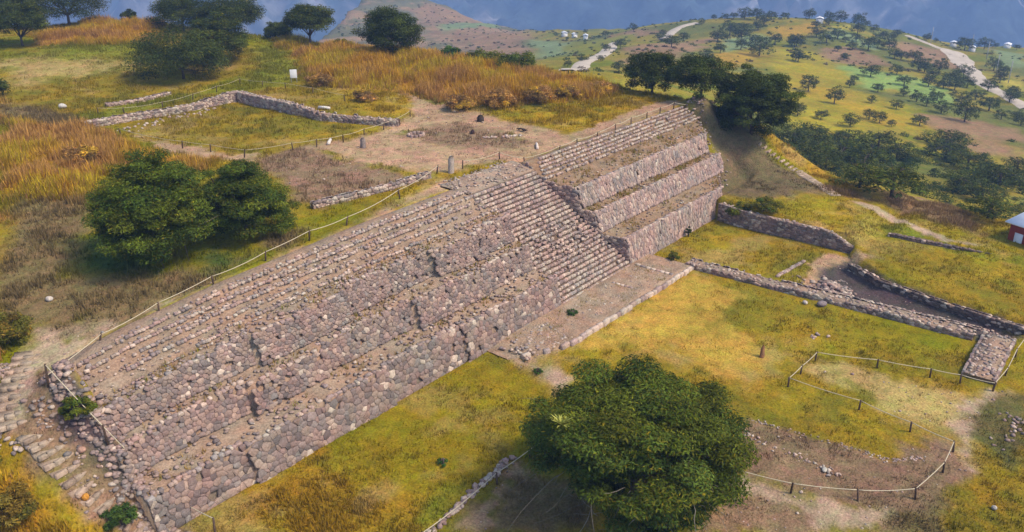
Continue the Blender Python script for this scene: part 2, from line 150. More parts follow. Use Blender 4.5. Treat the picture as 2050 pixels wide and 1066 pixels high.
def hue_shift(n, cur, pos, sc, colA, colB, fac):
    """blend patches of a second tint multiply: colour * mix(colA, colB, noise)"""
    t = N(n, 'ShaderNodeTexNoise'); t.inputs['Scale'].default_value = sc; t.inputs['Detail'].default_value = 5; t.inputs['Roughness'].default_value = 0.6
    n.links.new(pos, t.inputs['Vector'])
    r = N(n, 'ShaderNodeValToRGB'); r.color_ramp.elements[0].position = 0.36; r.color_ramp.elements[1].position = 0.64
    r.color_ramp.elements[0].color = (*colA, 1); r.color_ramp.elements[1].color = (*colB, 1)
    n.links.new(t.outputs[0], r.inputs[0])
    mx = N(n, 'ShaderNodeMix', data_type='RGBA', blend_type='MULTIPLY'); mx.inputs[0].default_value = fac
    n.links.new(cur, mx.inputs[6]); n.links.new(r.outputs[0], mx.inputs[7])
    return mx.outputs[2]

def mat_ground():
    m, n, b = nodes('ground_cover')
    a = N(n, 'ShaderNodeAttribute', attribute_name='tint'); g = N(n, 'ShaderNodeNewGeometry')
    c = hue_shift(n, a.outputs['Color'], g.outputs['Position'], 0.33, (0.92, 1.03, 0.92), (1.10, 0.97, 1.05), 1.0)
    c = hue_shift(n, c, g.outputs['Position'], 1.4, (0.90, 1.0, 0.92), (1.10, 1.01, 1.08), 1.0)
    c = noise_var(n, c, g.outputs['Position'], [(0.035, 0.82, 1.18, 5), (0.12, 0.85, 1.15, 3), (0.9, 0.75, 1.25, 5), (6.0, 0.62, 1.38, 4)])
    n.links.new(c, b.inputs['Base Color'])
    bump(n, b, g.outputs['Position'], 5.0, 0.9, 0.12)
    return m
def mat_tint(name, specs=((3.0, 0.75, 1.25, 5),), bsc=8.0, bst=0.6, bd=0.05, rough=0.92, shift=None):
    m, n, b = nodes(name)
    a = N(n, 'ShaderNodeAttribute', attribute_name='tint'); g = N(n, 'ShaderNodeNewGeometry')
    c = a.outputs['Color']
    if shift: c = hue_shift(n, c, g.outputs['Position'], *shift)
    c = noise_var(n, c, g.outputs['Position'], specs)
    n.links.new(c, b.inputs['Base Color']); b.inputs['Roughness'].default_value = rough
    if bst: bump(n, b, g.outputs['Position'], bsc, bst, bd)
    return m
def mat_leaf(name, trans=0.25):
    m, n, b = nodes(name)
    a = N(n, 'ShaderNodeAttribute', attribute_name='tint')
    n.links.new(a.outputs['Color'], b.inputs['Base Color']); b.inputs['Roughness'].default_value = 0.7
    tr = N(n, 'ShaderNodeBsdfTranslucent'); n.links.new(a.outputs['Color'], tr.inputs['Color'])
    mx = N(n, 'ShaderNodeMixShader'); mx.inputs[0].default_value = trans
    n.links.new(b.outputs[0], mx.inputs[1]); n.links.new(tr.outputs[0], mx.inputs[2])
    n.links.new(mx.outputs[0], n.nodes['Material Output'].inputs['Surface'])
    return m
def mat_flat(name, colr, specs=((2.0, 0.8, 1.2, 5),), rough=0.9, bst=0.3, bsc=10, bd=0.03):
    m, n, b = nodes(name)
    rgb = N(n, 'ShaderNodeRGB'); rgb.outputs[0].default_value = (*colr, 1); g = N(n, 'ShaderNodeNewGeometry')
    c = noise_var(n, rgb.outputs[0], g.outputs['Position'], specs)
    n.links.new(c, b.inputs['Base Color']); b.inputs['Roughness'].default_value = rough
    if bst: bump(n, b, g.outputs['Position'], bsc, bst, bd)
    return m

M_GROUND = mat_ground()
M_STONE = mat_tint('rough_stone', ((1.1, 0.86, 1.14, 3), (7.0, 0.72, 1.28, 6)), 9.0, 0.8, 0.06, shift=(0.45, (1.08, 0.97, 0.97), (0.92, 0.98, 0.98), 1.0))
M_FILL = mat_tint('earth_fill', ((0.8, 0.75, 1.25, 5), (6.0, 0.65, 1.35, 6)), 6.0, 1.0, 0.1, shift=(0.5, (1.1, 0.95, 0.85), (0.92, 1.0, 0.95), 1.0))
M_LEAF = mat_leaf('foliage', 0.3)
M_GRASS = mat_leaf('grass_blades', 0.3)
M_BARK = mat_tint('bark', ((5.0, 0.7, 1.3, 6),), 14.0, 0.7, 0.05)
M_WOOD = mat_tint('weathered_wood', ((9.0, 0.7, 1.3, 5),), 20.0, 0.4, 0.01)
M_ROPE = mat_flat('rope', (0.50, 0.42, 0.28), ((20.0, 0.85, 1.15, 3),), bst=0)
M_ROAD = mat_flat('unpaved_road', (0.44, 0.37, 0.28), ((0.15, 0.85, 1.15, 4), (1.5, 0.85, 1.15, 4)), bst=0.3, bsc=3)

CAM = np.array([-59.765, -42.736, 36.0])
FARP = [(102,57,-0.5), (189,125,-16.8), (277,173,-28.1), (358,193,-35.1), (398,204,-33.3), (407,266,-47.1), (448,314,-54.9), (449,345,-58.0), (415,143,-28.5), (332,109,-30.2), (239,71,-26.3), (160,40,-20.0), (114,22,-13.3), (408,184,-30.4), (328,143,-29.8), (247,104,-23.3), (166,64,-15.2), (460,103,-36.8), (374,77,-33.4), (297,55,-29.5), (230,35,-25.7), (168,17,-20.4), (124,4,-15.7), (88,-6,-10.4), (546,87,-54.0), (429,61,-45.1), (283,27,-33.0), (176,3,-23.6), (107,-12,-14.3), (631,68,-62.8), (454,38,-46.0), (306,12,-34.8), (188,-8,-24.2), (111,-21,-14.3), (433,122,-31.3), (320,82,-30.0), (103,8,-11.3), (141,20,-16.6), (567,575,-62.6), (574,523,-74.5), (558,450,-76.6), (437,437,-62.8), (355,303,-51.9), (320,312,-49.9), (272,215,-40.6), (317,238,-44.4), (422,378,-59.4)]
FARP += [(60,110,-8),(90,160,-26),(20,210,-32),(-100,240,-36),(-200,200,-30),(60,-45,-9),(70,-90,-18),(20,-120,-14),(-60,-150,-14),(-160,-60,-10),
         (62,22,-4.5),(60,8,-2.5),(58,-14,-3.0),(56,-30,-3.5),(62,44,-3.0),(200,-60,-34),(330,-60,-46),(600,-80,-66)]
FARP = np.array(FARP, float)

def _tps_fit(P):
    S = 100.0
    xy = P[:, :2] / S
    d = np.hypot(xy[:, None, 0] - xy[None, :, 0], xy[:, None, 1] - xy[None, :, 1])
    K = np.where(d > 0, d * d * np.log(d + 1e-12), 0.0) + np.eye(len(P)) * 0.02
    Q = np.hstack([np.ones((len(P), 1)), xy])
    A = np.block([[K, Q], [Q.T, np.zeros((3, 3))]])
    return xy, np.linalg.solve(A, np.concatenate([P[:, 2], np.zeros(3)])), S
_TXY, _TW, _TS = _tps_fit(FARP)

def tps(x, y):
    x = np.asarray(x, float) / _TS; y = np.asarray(y, float) / _TS
    out = _TW[-3] + _TW[-2] * x + _TW[-1] * y
    for i in range(len(_TXY)):
        r2 = (x - _TXY[i, 0])**2 + (y - _TXY[i, 1])**2
        out = out + _TW[i] * 0.5 * r2 * np.log(r2 + 1e-12)
    return out

def sst(t):
    t = np.clip(t, 0, 1); return t * t * (3 - 2 * t)

def _hash(ix, iy, s):
    h = np.sin(ix * 127.1 + iy * 311.7 + s * 74.7) * 43758.5453
    return h - np.floor(h)
def vnoise(x, y, s=0):
    ix = np.floor(x); iy = np.floor(y); fx = x - ix; fy = y - iy
    fx = fx * fx * (3 - 2 * fx); fy = fy * fy * (3 - 2 * fy)
    a = _hash(ix, iy, s); b = _hash(ix + 1, iy, s); c = _hash(ix, iy + 1, s); d = _hash(ix + 1, iy + 1, s)
    return (a + (b - a) * fx) * (1 - fy) + (c + (d - c) * fx) * fy
def fbm(x, y, s=0, o=4):
    v = 0; a = 0.5; t = 0
    for k in range(o):
        v = v + a * vnoise(x, y, s + k); t += a; x = x * 2.03 + 17.3; y = y * 2.03 + 9.1; a *= 0.5
    return v / t

def seg_dist(x, y, a, b):
    ax, ay = a; bx, by = b; dx, dy = bx - ax, by - ay
    t = np.clip(((x - ax) * dx + (y - ay) * dy) / (dx * dx + dy * dy + 1e-12), 0, 1)
    return np.hypot(x - ax - t * dx, y - ay - t * dy)
def poly_sd(x, y, P):
    """signed distance to a polygon, negative inside"""
    d = np.full(np.shape(x), 1e9); ins = np.zeros(np.shape(x), bool)
    n = len(P)
    for i in range(n):
        a = P[i]; b = P[(i + 1) % n]
        d = np.minimum(d, seg_dist(x, y, a, b))
        c = ((a[1] > y) != (b[1] > y))
        if a[1] != b[1]:
            ins ^= c & (x < (b[0] - a[0]) * (y - a[1]) / (b[1] - a[1]) + a[0])
    return np.where(ins, -d, d)
def line_sd(x, y, P):
    d = np.full(np.shape(x), 1e9)
    for i in range(len(P) - 1): d = np.minimum(d, seg_dist(x, y, P[i], P[i + 1]))
    return d

CREST = [(-40.6,10.6),(-30,11.2),(42,11.2),(46,10.5),(46.5,22),(46.5,45),(47,60),(46,74),(42,96),(33,131),(12,142),(-60,160),(-300,200),(-300,60),(-60,23),(-43,15.5),(-41,13.5)]

def upper(x, y):
    e = np.interp(x, [-60,-45,-41,-35,-27,-12,0], [6.5,6.9,7.2,8.2,8.9,9.5,9.6])
    back = sst((y - 15) / 30)
    z = e * (1 - back) + 9.3 * back
    z = z + 2.4 * sst((y - 70) / 60)
    # grassy rise on the left, brush knoll on the right behind the platform
    z = z + 1.6 * np.exp(-(((x + 27) / 11)**2 + ((y - 48) / 12)**2))
    z = z + 2.0 * np.exp(-(((x - 40) / 9)**2 + ((y - 54) / 26)**2))
    z = z + (fbm(x / 9, y / 9, 3) - 0.5) * 0.5 * sst((y - 13) / 6)
    return z

def lower(x, y):
    near = 0.12 * (fbm(x / 7, y / 7, 5) - 0.5)
    # field above the retaining wall on the right
    wl = np.interp(y, [-34.7, -21.3, -17.5, -16, -7, 0, 8], [21.9, 24.4, 28, 31.2, 31.0, 31.5, 33])
    st = np.interp(y, [-34, -20, -17.5, -15, -7, 4], [0.75, 0.75, 0.8, 1.7, 2.2, 2.6])
    near = near + st * sst((x - wl) / 0.7)
    near = near + 0.5 * sst((x - 36.6) / 0.8) * sst((-17.0 - y) / 2)
    # sunken trench beside the plaza wall
    tr = poly_sd(x, y, [(20.5,-34.5),(19.5,-25),(20,-15),(22.5,-13.5),(26.5,-17),(23.4,-22.5),(21.8,-34.5)])
    near = near - 0.45 * sst(-tr / 1.2 + 0.3)
    # bank falling away at the lower right and towards the viewer
    near = near - 0.10 * np.maximum(0, -39 - y) - 0.04 * np.maximum(0, -25 - x + 0.6 * np.minimum(0, y + 6)) * 0
    far = tps(x, y) + (fbm(x / 40, y / 40, 11) - 0.5) * 3.0 * sst((x - 60) / 60) + (fbm(x / 28, y / 28, 13) - .5) * 9.0 * sst((y - 230) / 120) * sst((x - 250) / 80)
    m = np.maximum(sst((x - 47) / 16), np.maximum(sst((-y - 44) / 25), sst((-x - 58) / 30)))
    m = np.maximum(m, sst((y - 60) / 30))
    return near * (1 - m) + far * m

_az = np.radians([-40, 0, 6.2, 9.8, 16, 20, 22.4, 26, 32, 36.5, 41, 46, 52, 56, 62, 90, 140])
def ground(x, y):
    x = np.asarray(x, float); y = np.asarray(y, float)
    U = upper(x, y); L = lower(x, y)
    # skyline ridge: beyond it the ground drops into the valley
    dx = x - CAM[0]; dy = y - CAM[1]; d = np.hypot(dx, dy)
    ang = np.degrees(np.arctan2(dy, dx))            # direction in plan
    D = np.interp(ang, [-60, -20, 8, 12, 16, 20, 24, 27, 30, 33, 36, 39, 42, 46, 48, 52, 80, 150],
                       [700, 800, 720, 640, 560, 530, 520, 520, 560, 640, 700, 800, 860, 900, 880, 560, 330, 330])
    L = L - np.maximum(0, d - D)**1.25 * 0.16
    L = np.maximum(L, -480 + 8 * fbm(x / 90, y / 90, 21))
    sd = poly_sd(x, y, CREST)
    w = np.interp(x, [-60, -44, -41, -38, 36, 44, 50], [15, 15, 12, 9.0, 9.0, 13, 16])
    w = np.where(y > 14, np.where(x > 0, 20.0, 30.0), w)
    wr = 20 * sst((x - 44) / 8)
    w = np.maximum(w, wr * (y <= 14))
    m = 1 - sst(sd / w)
    m = np.where(sd < 0, 1.0, m)
    z = L + (U - L) * m
    # eroded bank at the left end of the platform
    b = np.exp(-((x + 40.0) / 1.5)**2) * sst((y - 0.3) / 4.0) * sst((12 - y) / 3.0)
    z = z + b * 1.6
    er = np.interp(y, [0, 1, 3.5, 5.5, 9, 12], [33.2, 34, 39.5, 38.2, 42.5, 44])
    z = z + np.exp(-((x - er - 1.6) / 2.0)**2) * sst((y - 2.0) / 3.0) * sst((13.5 - y) / 3.0) * 1.3
    # dug out under the masonry of the platform and its staircase
    dip = sst((x + 40.2) / 1.2) * sst((43.6 - x) / 1.5) * sst((y - .2) / 1.2) * sst((12.2 - y) / .8)
    z = z - 1.5 * dip
    st = 0.36 + np.clip(y / .352, 0, 29) * .318 - .75
    z = np.where((x > -1.6) & (x < 12.9) & (y > 0.1) & (y < 13.7), np.minimum(z, st), z)
    return z


# ---------------------------------------------------------------- land cover (albedo of what grows or lies there)
CLS = dict(straw=(.36,.265,.085), green=(.17,.165,.012), dirt=(.335,.215,.12), darkdirt=(.21,.135,.075), darksoil=(.075,.058,.052),
  path=(.34,.245,.155), brown=(.17,.12,.05), dkgreen=(.06,.085,.015), amber=(.36,.20,.014), yelgrass=(.30,.195,.010), yelgreen=(.235,.175,.007),
  ochre=(.37,.235,.035), bank=(.105,.09,.028), olive=(.125,.095,.045), orange=(.34,.21,.02), lowamber=(.285,.17,.012), brownhill=(.235,.145,.07), fieldgreen=(.20,.27,.06),
  fieldgreen2=(.17,.21,.08), fieldyel=(.33,.28,.03), hillgrass=(.28,.225,.010), hillamber=(.33,.22,.012))
TALL = dict(straw=.12, green=.30, dirt=.07, darkdirt=.20, darksoil=.05, path=.015, brown=.35, dkgreen=.3, amber=1.0, yelgrass=.35, yelgreen=.25,
  ochre=.10, bank=.3, olive=.25, orange=.5, lowamber=.55, brownhill=.7, fieldgreen=.1, fieldgreen2=.1, fieldyel=.2, hillgrass=.2, hillamber=.4)
def cover(x, y):
    x = np.asarray(x, float); y = np.asarray(y, float)
    base = np.array([.250, .176, .010]); hill = np.array([.225, .178, .016])
    fm = sst((x - 55) / 40)[..., None]
    col = base * (1 - fm) + hill * fm
    n1 = fbm(x / 14, y / 14, 31)[..., None]
    col = col * (1 - 0.45 * (n1 - 0.35)) + np.array([-.05, .0, -.005]) * sst((n1 - 0.5) / 0.15)
    nh = fbm(x / 34, y / 34, 77)[..., None]
    col = col * (1 - fm * sst((nh - .5) / .1)) + np.array([.12, .125, .02]) * fm * sst((nh - .5) / .1)
    dc = np.hypot(x - CAM[0], y - CAM[1]); an = np.degrees(np.arctan2(y - CAM[1], x - CAM[0]))
    cone = (sst((an - 36.5) / 3) * sst((dc - 400) / 120))[..., None]; nb = (.6 * fbm(x / 60, y / 25, 91) + .4 * fbm(x / 12, y / 12, 93))[..., None]
    col = col * (1 - cone) + cone * (np.array([.27, .175, .09]) * (1 - sst((nb - .47) / .08)) + np.array([.125, .115, .05]) * sst((nb - .47) / .08))
    tall = np.full(x.shape, 0.22)
    for c, s, P in T['cover']:
        P = [tuple(p) for p in P]
        xs = [p[0] for p in P]; ys = [p[1] for p in P]; pad = 3 * s
        msk = (x > min(xs) - pad) & (x < max(xs) + pad) & (y > min(ys) - pad) & (y < max(ys) + pad)
        if not msk.any(): continue
        xm = x[msk]; ym = y[msk]
        sd = poly_sd(xm, ym, P) + (fbm(xm / (1.6 * s), ym / (1.6 * s), 41) - .5) * 1.7 * s + (fbm(xm / (.45 * s), ym / (.45 * s), 51) - .5) * 0.9 * s
        w = sst(0.5 - sd / (0.9 * s))
        col[msk] = col[msk] * (1 - w[:, None]) + np.array(CLS[c]) * w[:, None]
        tall[msk] = tall[msk] * (1 - w) + TALL[c] * w
    # living, dry and trodden patches within the turf
    g = (sst((tall - .08) / .05) * (1 - .6 * sst((tall - .55) / .2)))[..., None] * (1 - .75 * fm) * sst((col[..., :1] - .205) / .05)
    n2 = (.65 * fbm(x / 6.5, y / 6.5, 231) + .35 * fbm(x / 1.7, y / 1.7, 233))[..., None]
    wo = sst((n2 - .53) / .09) * .75 * g; wt = sst((.43 - n2) / .09) * .55 * g
    col = col * (1 - wo) + wo * np.array([.150, .135, .012]); col = col * (1 - wt) + wt * np.array([.32, .225, .075])
    return col * (1 - .08 * g), tall

# ---------------------------------------------------------------- the ground, one sheet reaching past the far ridge into the valley
def graded(a, b, step, outa, outb, ga=1.05, g=1.022, cap=5.0, lim=720):
    c = list(np.arange(a, b + 1e-6, step)); s = step; v = a
    lo = []
    while v > outa: s *= ga; v -= s; lo.append(v)
    s = step; v = b; hi = []
    while v < outb:
        s = min(s * g, cap) if v < lim else s * 1.06
        v += s; hi.append(v)
    return np.array(lo[::-1] + c + hi)
gx = graded(-50, 62, 0.40, -700, 1500); gy = graded(-43, 92, 0.40, -700, 1500)
GX, GY = np.meshgrid(gx, gy); GZ = ground(GX, GY)
def hgt(x, y): return float(ground(np.array([x], float), np.array([y], float))[0])
ccol, _ = cover(GX.ravel(), GY.ravel())
# small lumps in the bare earth and turf
GZr = GZ + (fbm(GX / 1.3, GY / 1.3, 61) - .5) * 0.16
nx, ny = len(gx), len(gy)
ii = np.arange(nx - 1)[None] + np.arange(ny - 1)[:, None] * nx
quads = np.stack([ii, ii + 1, ii + 1 + nx, ii + nx], -1).reshape(-1, 4)
me = mesh_np('ground', np.stack([GX.ravel(), GY.ravel(), GZr.ravel()], 1), quads, M_GROUND, ccol, True)
tag(link('ground', me), kind='structure')

# ---------------------------------------------------------------- mountains across the valley
def mountains():
    f = np.array([math.cos(R_(39.06)), math.sin(R_(39.06))]); r = np.array([f[1], -f[0]])
    dd = np.concatenate([np.linspace(1150, 3800, 240), np.linspace(3830, 7000, 60)]); ll = np.linspace(-4200, 4200, 420)
    LL, DD = np.meshgrid(ll, dd)
    X = CAM[0] + f[0] * DD + r[0] * LL; Y = CAM[1] + f[1] * DD + r[1] * LL
    rid = 1 - np.abs(2 * fbm(X / 900, Y / 900, 101, 5) - 1)
    s = np.maximum(0, DD - 1750 - 350 * (fbm(LL / 700, DD * 0 + 3, 7) - .5))
    rid2 = 1 - np.abs(2 * fbm(X / 330 + .3 * rid, Y / 330, 141, 5) - 1)
    Z = -490 + s * 0.30 + ((rid - .6) * 260 + (rid2 - .6) * 120) * sst(s / 700) + (fbm(X / 120, Y / 120, 111) - .5) * 50 * sst(s / 300)
    Z = np.where(Z > 40, 40 + 60 * np.tanh((Z - 40) / 300), Z)
    n1 = fbm(X / 260, Y / 260, 121)[..., None]; n2 = fbm(X / 90, Y / 90, 131)[..., None]
    n3 = fbm(X / 45, Y / 45, 151)[..., None]
    gul = fbm(LL / 55 + 1.5 * fbm(X / 300, Y / 300, 161), DD / 420, 171, 5)
    Z = Z + (np.abs(2 * gul - 1) - .3) * 110 * sst(s / 300)
    gul = gul[..., None]
    w1 = fbm(X / 140, Y / 140, 181); w2 = fbm(X / 140, Y / 140, 191)
    pa = _hash(np.floor(LL / 75 + 3.5 * w1), np.floor(DD / 85 + 3.5 * w2), 5)[..., None]; pm = sst((n1 - .44) / .10)
    col = np.array([.040, .056, .052]) * (.5 + n3) + pm * (np.array([.060, .043, .038]) * (pa > .55) + np.array([.10, .082, .07]) * (pa > .92)) + 0 * np.array([.040, .056, .052]) * (.5 + n3) + np.array([.045, .034, .030]) * sst((n1 - .48) / .10) * (.3 + n2) * sst((gul - .36) / .1) + np.array([.07, .056, .048]) * sst((n3 - .56) / .05) * sst((n1 - .50) / .08)
    col = col * (.6 + .8 * n3)
    nx_, ny_ = len(ll), len(dd)
    q = np.arange(nx_ - 1)[None] + np.arange(ny_ - 1)[:, None] * nx_
    q = np.stack([q, q + 1, q + 1 + nx_, q + nx_], -1).reshape(-1, 4)
    mt = mat_tint('mountain_slopes', ((0.012, .7, 1.3, 6), (0.06, .65, 1.35, 5)), 0.03, 0.6, 10.0, 1.0)
    me = mesh_np('mountains', np.stack([X.ravel(), Y.ravel(), Z.ravel()], 1), q, mt, col.reshape(-1, 3), True)
    tag(link('mountains', me), kind='structure')
    def zat(x, y):
        d = (x - CAM[0]) * f[0] + (y - CAM[1]) * f[1]; l = (x - CAM[0]) * r[0] + (y - CAM[1]) * r[1]
        i = np.clip(np.interp(d, dd, np.arange(len(dd))), 0, len(dd) - 1.001); j = np.clip((l - ll[0]) / (ll[1] - ll[0]), 0, len(ll) - 1.001)
        i0 = int(i); j0 = int(j); a = i - i0; b = j - j0
        return (Z[i0, j0] * (1 - b) + Z[i0, j0 + 1] * b) * (1 - a) + (Z[i0 + 1, j0] * (1 - b) + Z[i0 + 1, j0 + 1] * b) * a
    return f, r, zat
MF, MR, mount_z = mountains()

import functools
# ---------------------------------------------------------------- masonry tools
rng = np.random.default_rng(7)
STONES = np.array([.95, .885, .82]) * np.array([(.36,.27,.235),(.33,.26,.235),(.29,.235,.215),(.40,.315,.26),(.26,.215,.20),(.31,.235,.21),(.37,.285,.235),(.22,.19,.18),(.33,.265,.225),(.44,.355,.29),(.30,.27,.25)])
def stone_col(k=1.0, light=0.0):
    c = STONES[rng.integers(len(STONES))] * rng.uniform(.82, 1.15) * k
    if rng.random() < light: c = np.array([.47, .38, .29]) * rng.uniform(.85, 1.1)
    return c

def clip(poly, nx, ny, d):
    out = []; m = len(poly)
    for i in range(m):
        a = poly[i]; b = poly[(i + 1) % m]
        da = a[0] * nx + a[1] * ny - d; db = b[0] * nx + b[1] * ny - d
        if da <= 0: out.append(a)
        if (da < 0 < db) or (db < 0 < da):
            t = da / (da - db); out.append((a[0] + (b[0] - a[0]) * t, a[1] + (b[1] - a[1]) * t))
    return out
def cells(L, H, su, sv, jit=.42, wv=.10):
    """irregular polygons filling [0,L]x[0,H]: power diagram of a jittered, staggered grid"""
    nu = max(2, int(round(L / su))); nv = max(1, int(round(H / sv)))
    du = L / nu; dv = H / nv
    P = {}
    for j in range(-1, nv + 1):
        for i in range(-2, nu + 2):
            P[i, j] = ((i + .5 + (.5 if j % 2 else 0) + rng.uniform(-jit, jit)) , (j + .5 + rng.uniform(-jit, jit) * .85), rng.uniform(0, wv) * (2 if rng.random() < .2 else 1))
    out = []
    for j in range(0, nv):
        for i in range(-1, nu + 1):
            px, py, pw = P[i, j]
            poly = [(px - 1.6, py - 1.6), (px + 1.6, py - 1.6), (px + 1.6, py + 1.6), (px - 1.6, py + 1.6)]
            for jj in range(j - 2, j + 3):
                for i2 in range(i - 2, i + 3):
                    if (jj, i2) == (j, i) or (i2, jj) not in P: continue
                    qx, qy, qw = P[i2, jj]
                    ax, ay = qx - px, qy - py
                    d = (qx * qx + qy * qy - qw - px * px - py * py + pw) / 2
                    poly = clip(poly, ax, ay, d)
                    if len(poly) < 3: break
                if len(poly) < 3: break
            if len(poly) < 3: continue
            for (cx_, cy_, cd) in ((-1, 0, 0), (1, 0, nu), (0, -1, 0), (0, 1, nv)):
                poly = clip(poly, cx_, cy_, cd)
                if len(poly) < 3: break
            if len(poly) < 3: continue
            out.append([(a * du, b * dv) for a, b in poly])
    return out
def stone_from_poly(poly, fmap, prot, back=.10, gap=.968):
    """rounded stone standing proud of a wall; returns V, tris, quads, area"""
    P = np.array(poly); c = P.mean(0); n = len(P)
    x, y = P[:, 0], P[:, 1]; area = .5 * abs(np.dot(x, np.roll(y, -1)) - np.dot(y, np.roll(x, -1)))
    D = P - c
    # chop long corners so that outlines stay blunt
    sh = rng.uniform(.975, 1.01, n)[:, None]
    pr = prot * rng.uniform(.55, 1.25)
    tilt = rng.normal(0, .07, 2)
    def ring(s, w, tl=1.0):
        Q = c + D * s * sh
        ww = w + (D @ tilt) * tl
        return np.array([fmap(q[0], q[1], k) for q, k in zip(Q, np.broadcast_to(ww, (n,)))])
    r0 = ring(gap + .03, -back, 0); r1 = ring(gap, pr * .82); r2 = ring(gap * .94, pr)
    ctr = np.array([fmap(c[0], c[1], pr * rng.uniform(.92, 1.06))])
    V = np.vstack([r0, r1, r2, ctr])
    q = []; t = []
    for i in range(n):
        k = (i + 1) % n
        q.append((i, k, n + k, n + i)); q.append((n + i, n + k, 2 * n + k, 2 * n + i)); t.append((2 * n + i, 2 * n + k, 3 * n))
    return V, t, q, area
ICO_V = None
def ico():
    global ICO_V, ICO_F
    t = (1 + 5 ** .5) / 2
    ICO_V = np.array([(-1, t, 0), (1, t, 0), (-1, -t, 0), (1, -t, 0), (0, -1, t), (0, 1, t), (0, -1, -t), (0, 1, -t), (t, 0, -1), (t, 0, 1), (-t, 0, -1), (-t, 0, 1)], float)
    ICO_V /= np.linalg.norm(ICO_V[0])
    ICO_F = np.array([(0, 11, 5), (0, 5, 1), (0, 1, 7), (0, 7, 10), (0, 10, 11), (1, 5, 9), (5, 11, 4), (11, 10, 2), (10, 7, 6), (7, 1, 8), (3, 9, 4), (3, 4, 2), (3, 2, 6), (3, 6, 8), (3, 8, 9), (4, 9, 5), (2, 4, 11), (6, 2, 10), (8, 6, 7), (9, 8, 1)])
ico()
def boulder(c, s, flat=.65, elong=1.0):
    V = ICO_V * rng.uniform(.72, 1.2, (12, 1)) * np.array([s * elong, s, s * flat])
    a = rng.uniform(0, 6.28); ca, sa = math.cos(a), math.sin(a)
    V = V @ np.array([[ca, sa, 0], [-sa, ca, 0], [0, 0, 1]])
    return V + np.asarray(c, float), ICO_F
BLK_Q = [(0, 1, 5, 4), (1, 2, 6, 5), (2, 3, 7, 6), (3, 0, 4, 7), (4, 5, 9, 8), (5, 6, 10, 9), (6, 7, 11, 10), (7, 4, 8, 11), (8, 9, 10, 11)]
def block(c, lx, ly, lz, rz=0.0, j=.06):
    """roughly squared stone, base centre c"""
    V = []
    for (zz, s) in ((0, 1.0), (.74, 1.0), (1.0, .88)):
        for (a, b) in ((-1, -1), (1, -1), (1, 1), (-1, 1)):
            V.append((a * lx / 2 * s, b * ly / 2 * s, zz * lz))
    V = np.array(V) + rng.uniform(-1, 1, (12, 3)) * j * min(lx, ly, lz * 1.5)
    ca, sa = math.cos(rz), math.sin(rz)
    V = V @ np.array([[ca, sa, 0], [-sa, ca, 0], [0, 0, 1]])
    return V + np.asarray(c, float), BLK_Q

class Masonry:
    """stones of one thing: the ones that show largest become objects, the rest one part"""
    def __init__(s): s.items = []
    def poly(s, poly, fmap, prot, col, **k):
        V, t, q, a = stone_from_poly(poly, fmap, prot, **k)
        s.items.append((V, t, q, col, a))
    def block(s, c, lx, ly, lz, rz, col, j=.06):
        V, q = block(c, lx, ly, lz, rz, j); s.items.append((V, [], q, col, lx * (lz + ly * .6)))
    def boulder(s, c, r, col, flat=.65, elong=1.0):
        V, t = boulder(c, r, flat, elong); s.items.append((V, t, [], col, 2.2 * r * r * elong))
    def build(s, root, base, n_ind, min_px, name='stone', rest='small_stones'):
        base = np.asarray(base, float); px = []
        for V, t, q, c, a in s.items:
            d = np.linalg.norm(V.mean(0) - CAM); px.append(math.sqrt(max(a, 1e-6)) * 1750 / d)
        order = np.argsort(px)[::-1]
        acc = Acc(); k = 0
        for i in order:
            V, t, q, c, a = s.items[i]
            if k < n_ind and px[i] >= min_px:
                ctr = V.mean(0); F = []
                if len(t): F.append(np.array(t))
                if len(q): F.append(np.array(q))
                m = mesh_np(name, V - ctr, F, M_STONE, np.broadcast_to(np.asarray(c), (len(V), 3)))
                link(name, m, root, ctr - base); k += 1
            else: acc.add(V, t, q, c)
        if acc.n: tag(link(rest, acc.mesh(rest, M_STONE, base), root), kind='stuff')
        return k

def strip_mesh(P_rows, closed_ends=True):
    """grid of profile points: (nseg, npts, 3)"""
    P = np.asarray(P_rows); a, b = P.shape[:2]
    q = np.arange(b - 1)[None] + np.arange(a - 1)[:, None] * b
    q = np.stack([q, q + b, q + b + 1, q + 1], -1).reshape(-1, 4)
    return P.reshape(-1, 3), q

def n1d(x, s, sc=1.0): return float(fbm(np.array([x / sc]), np.array([s * 7.7]), s)[0]) - .5

# ---------------------------------------------------------------- the stepped platform
XL, XR = -40.6, 44.0
def stair_l(y): return 0.6 - 0.145 * max(0, y)
def stair_r(y): return 12.8 - 0.40 * min(max(0, y), 9.0) + 0.12 * max(0, y - 9)
def e_top(x): return float(np.interp(x, [-60,-45,-41,-35,-27,-12,0], [6.5,6.9,7.2,8.2,8.9,9.5,9.6]))
JOG = {1: [(-40, .25), (-33.5, -.1), (-21, .22), (-12.5, -.05), (20, .0)], 2: [(-40, .5), (-31, -.15), (-24.5, .3), (-15, -.2), (-6.5, .15), (13, .0)], 3: [(-40, .2), (-29, -.3), (-20.5, .35), (-10.6, -.2), (-4.0, .2), (13, 0)]}
def jog(t, x):
    v = 0
    for a, o in JOG[t]:
        if x >= a: v = o
    return v * 1.15 + (.18 if x < 5 else .08) * n1d(x, 10 + t, 5)
def prof_left(x): return _pl(round(float(x), 1))
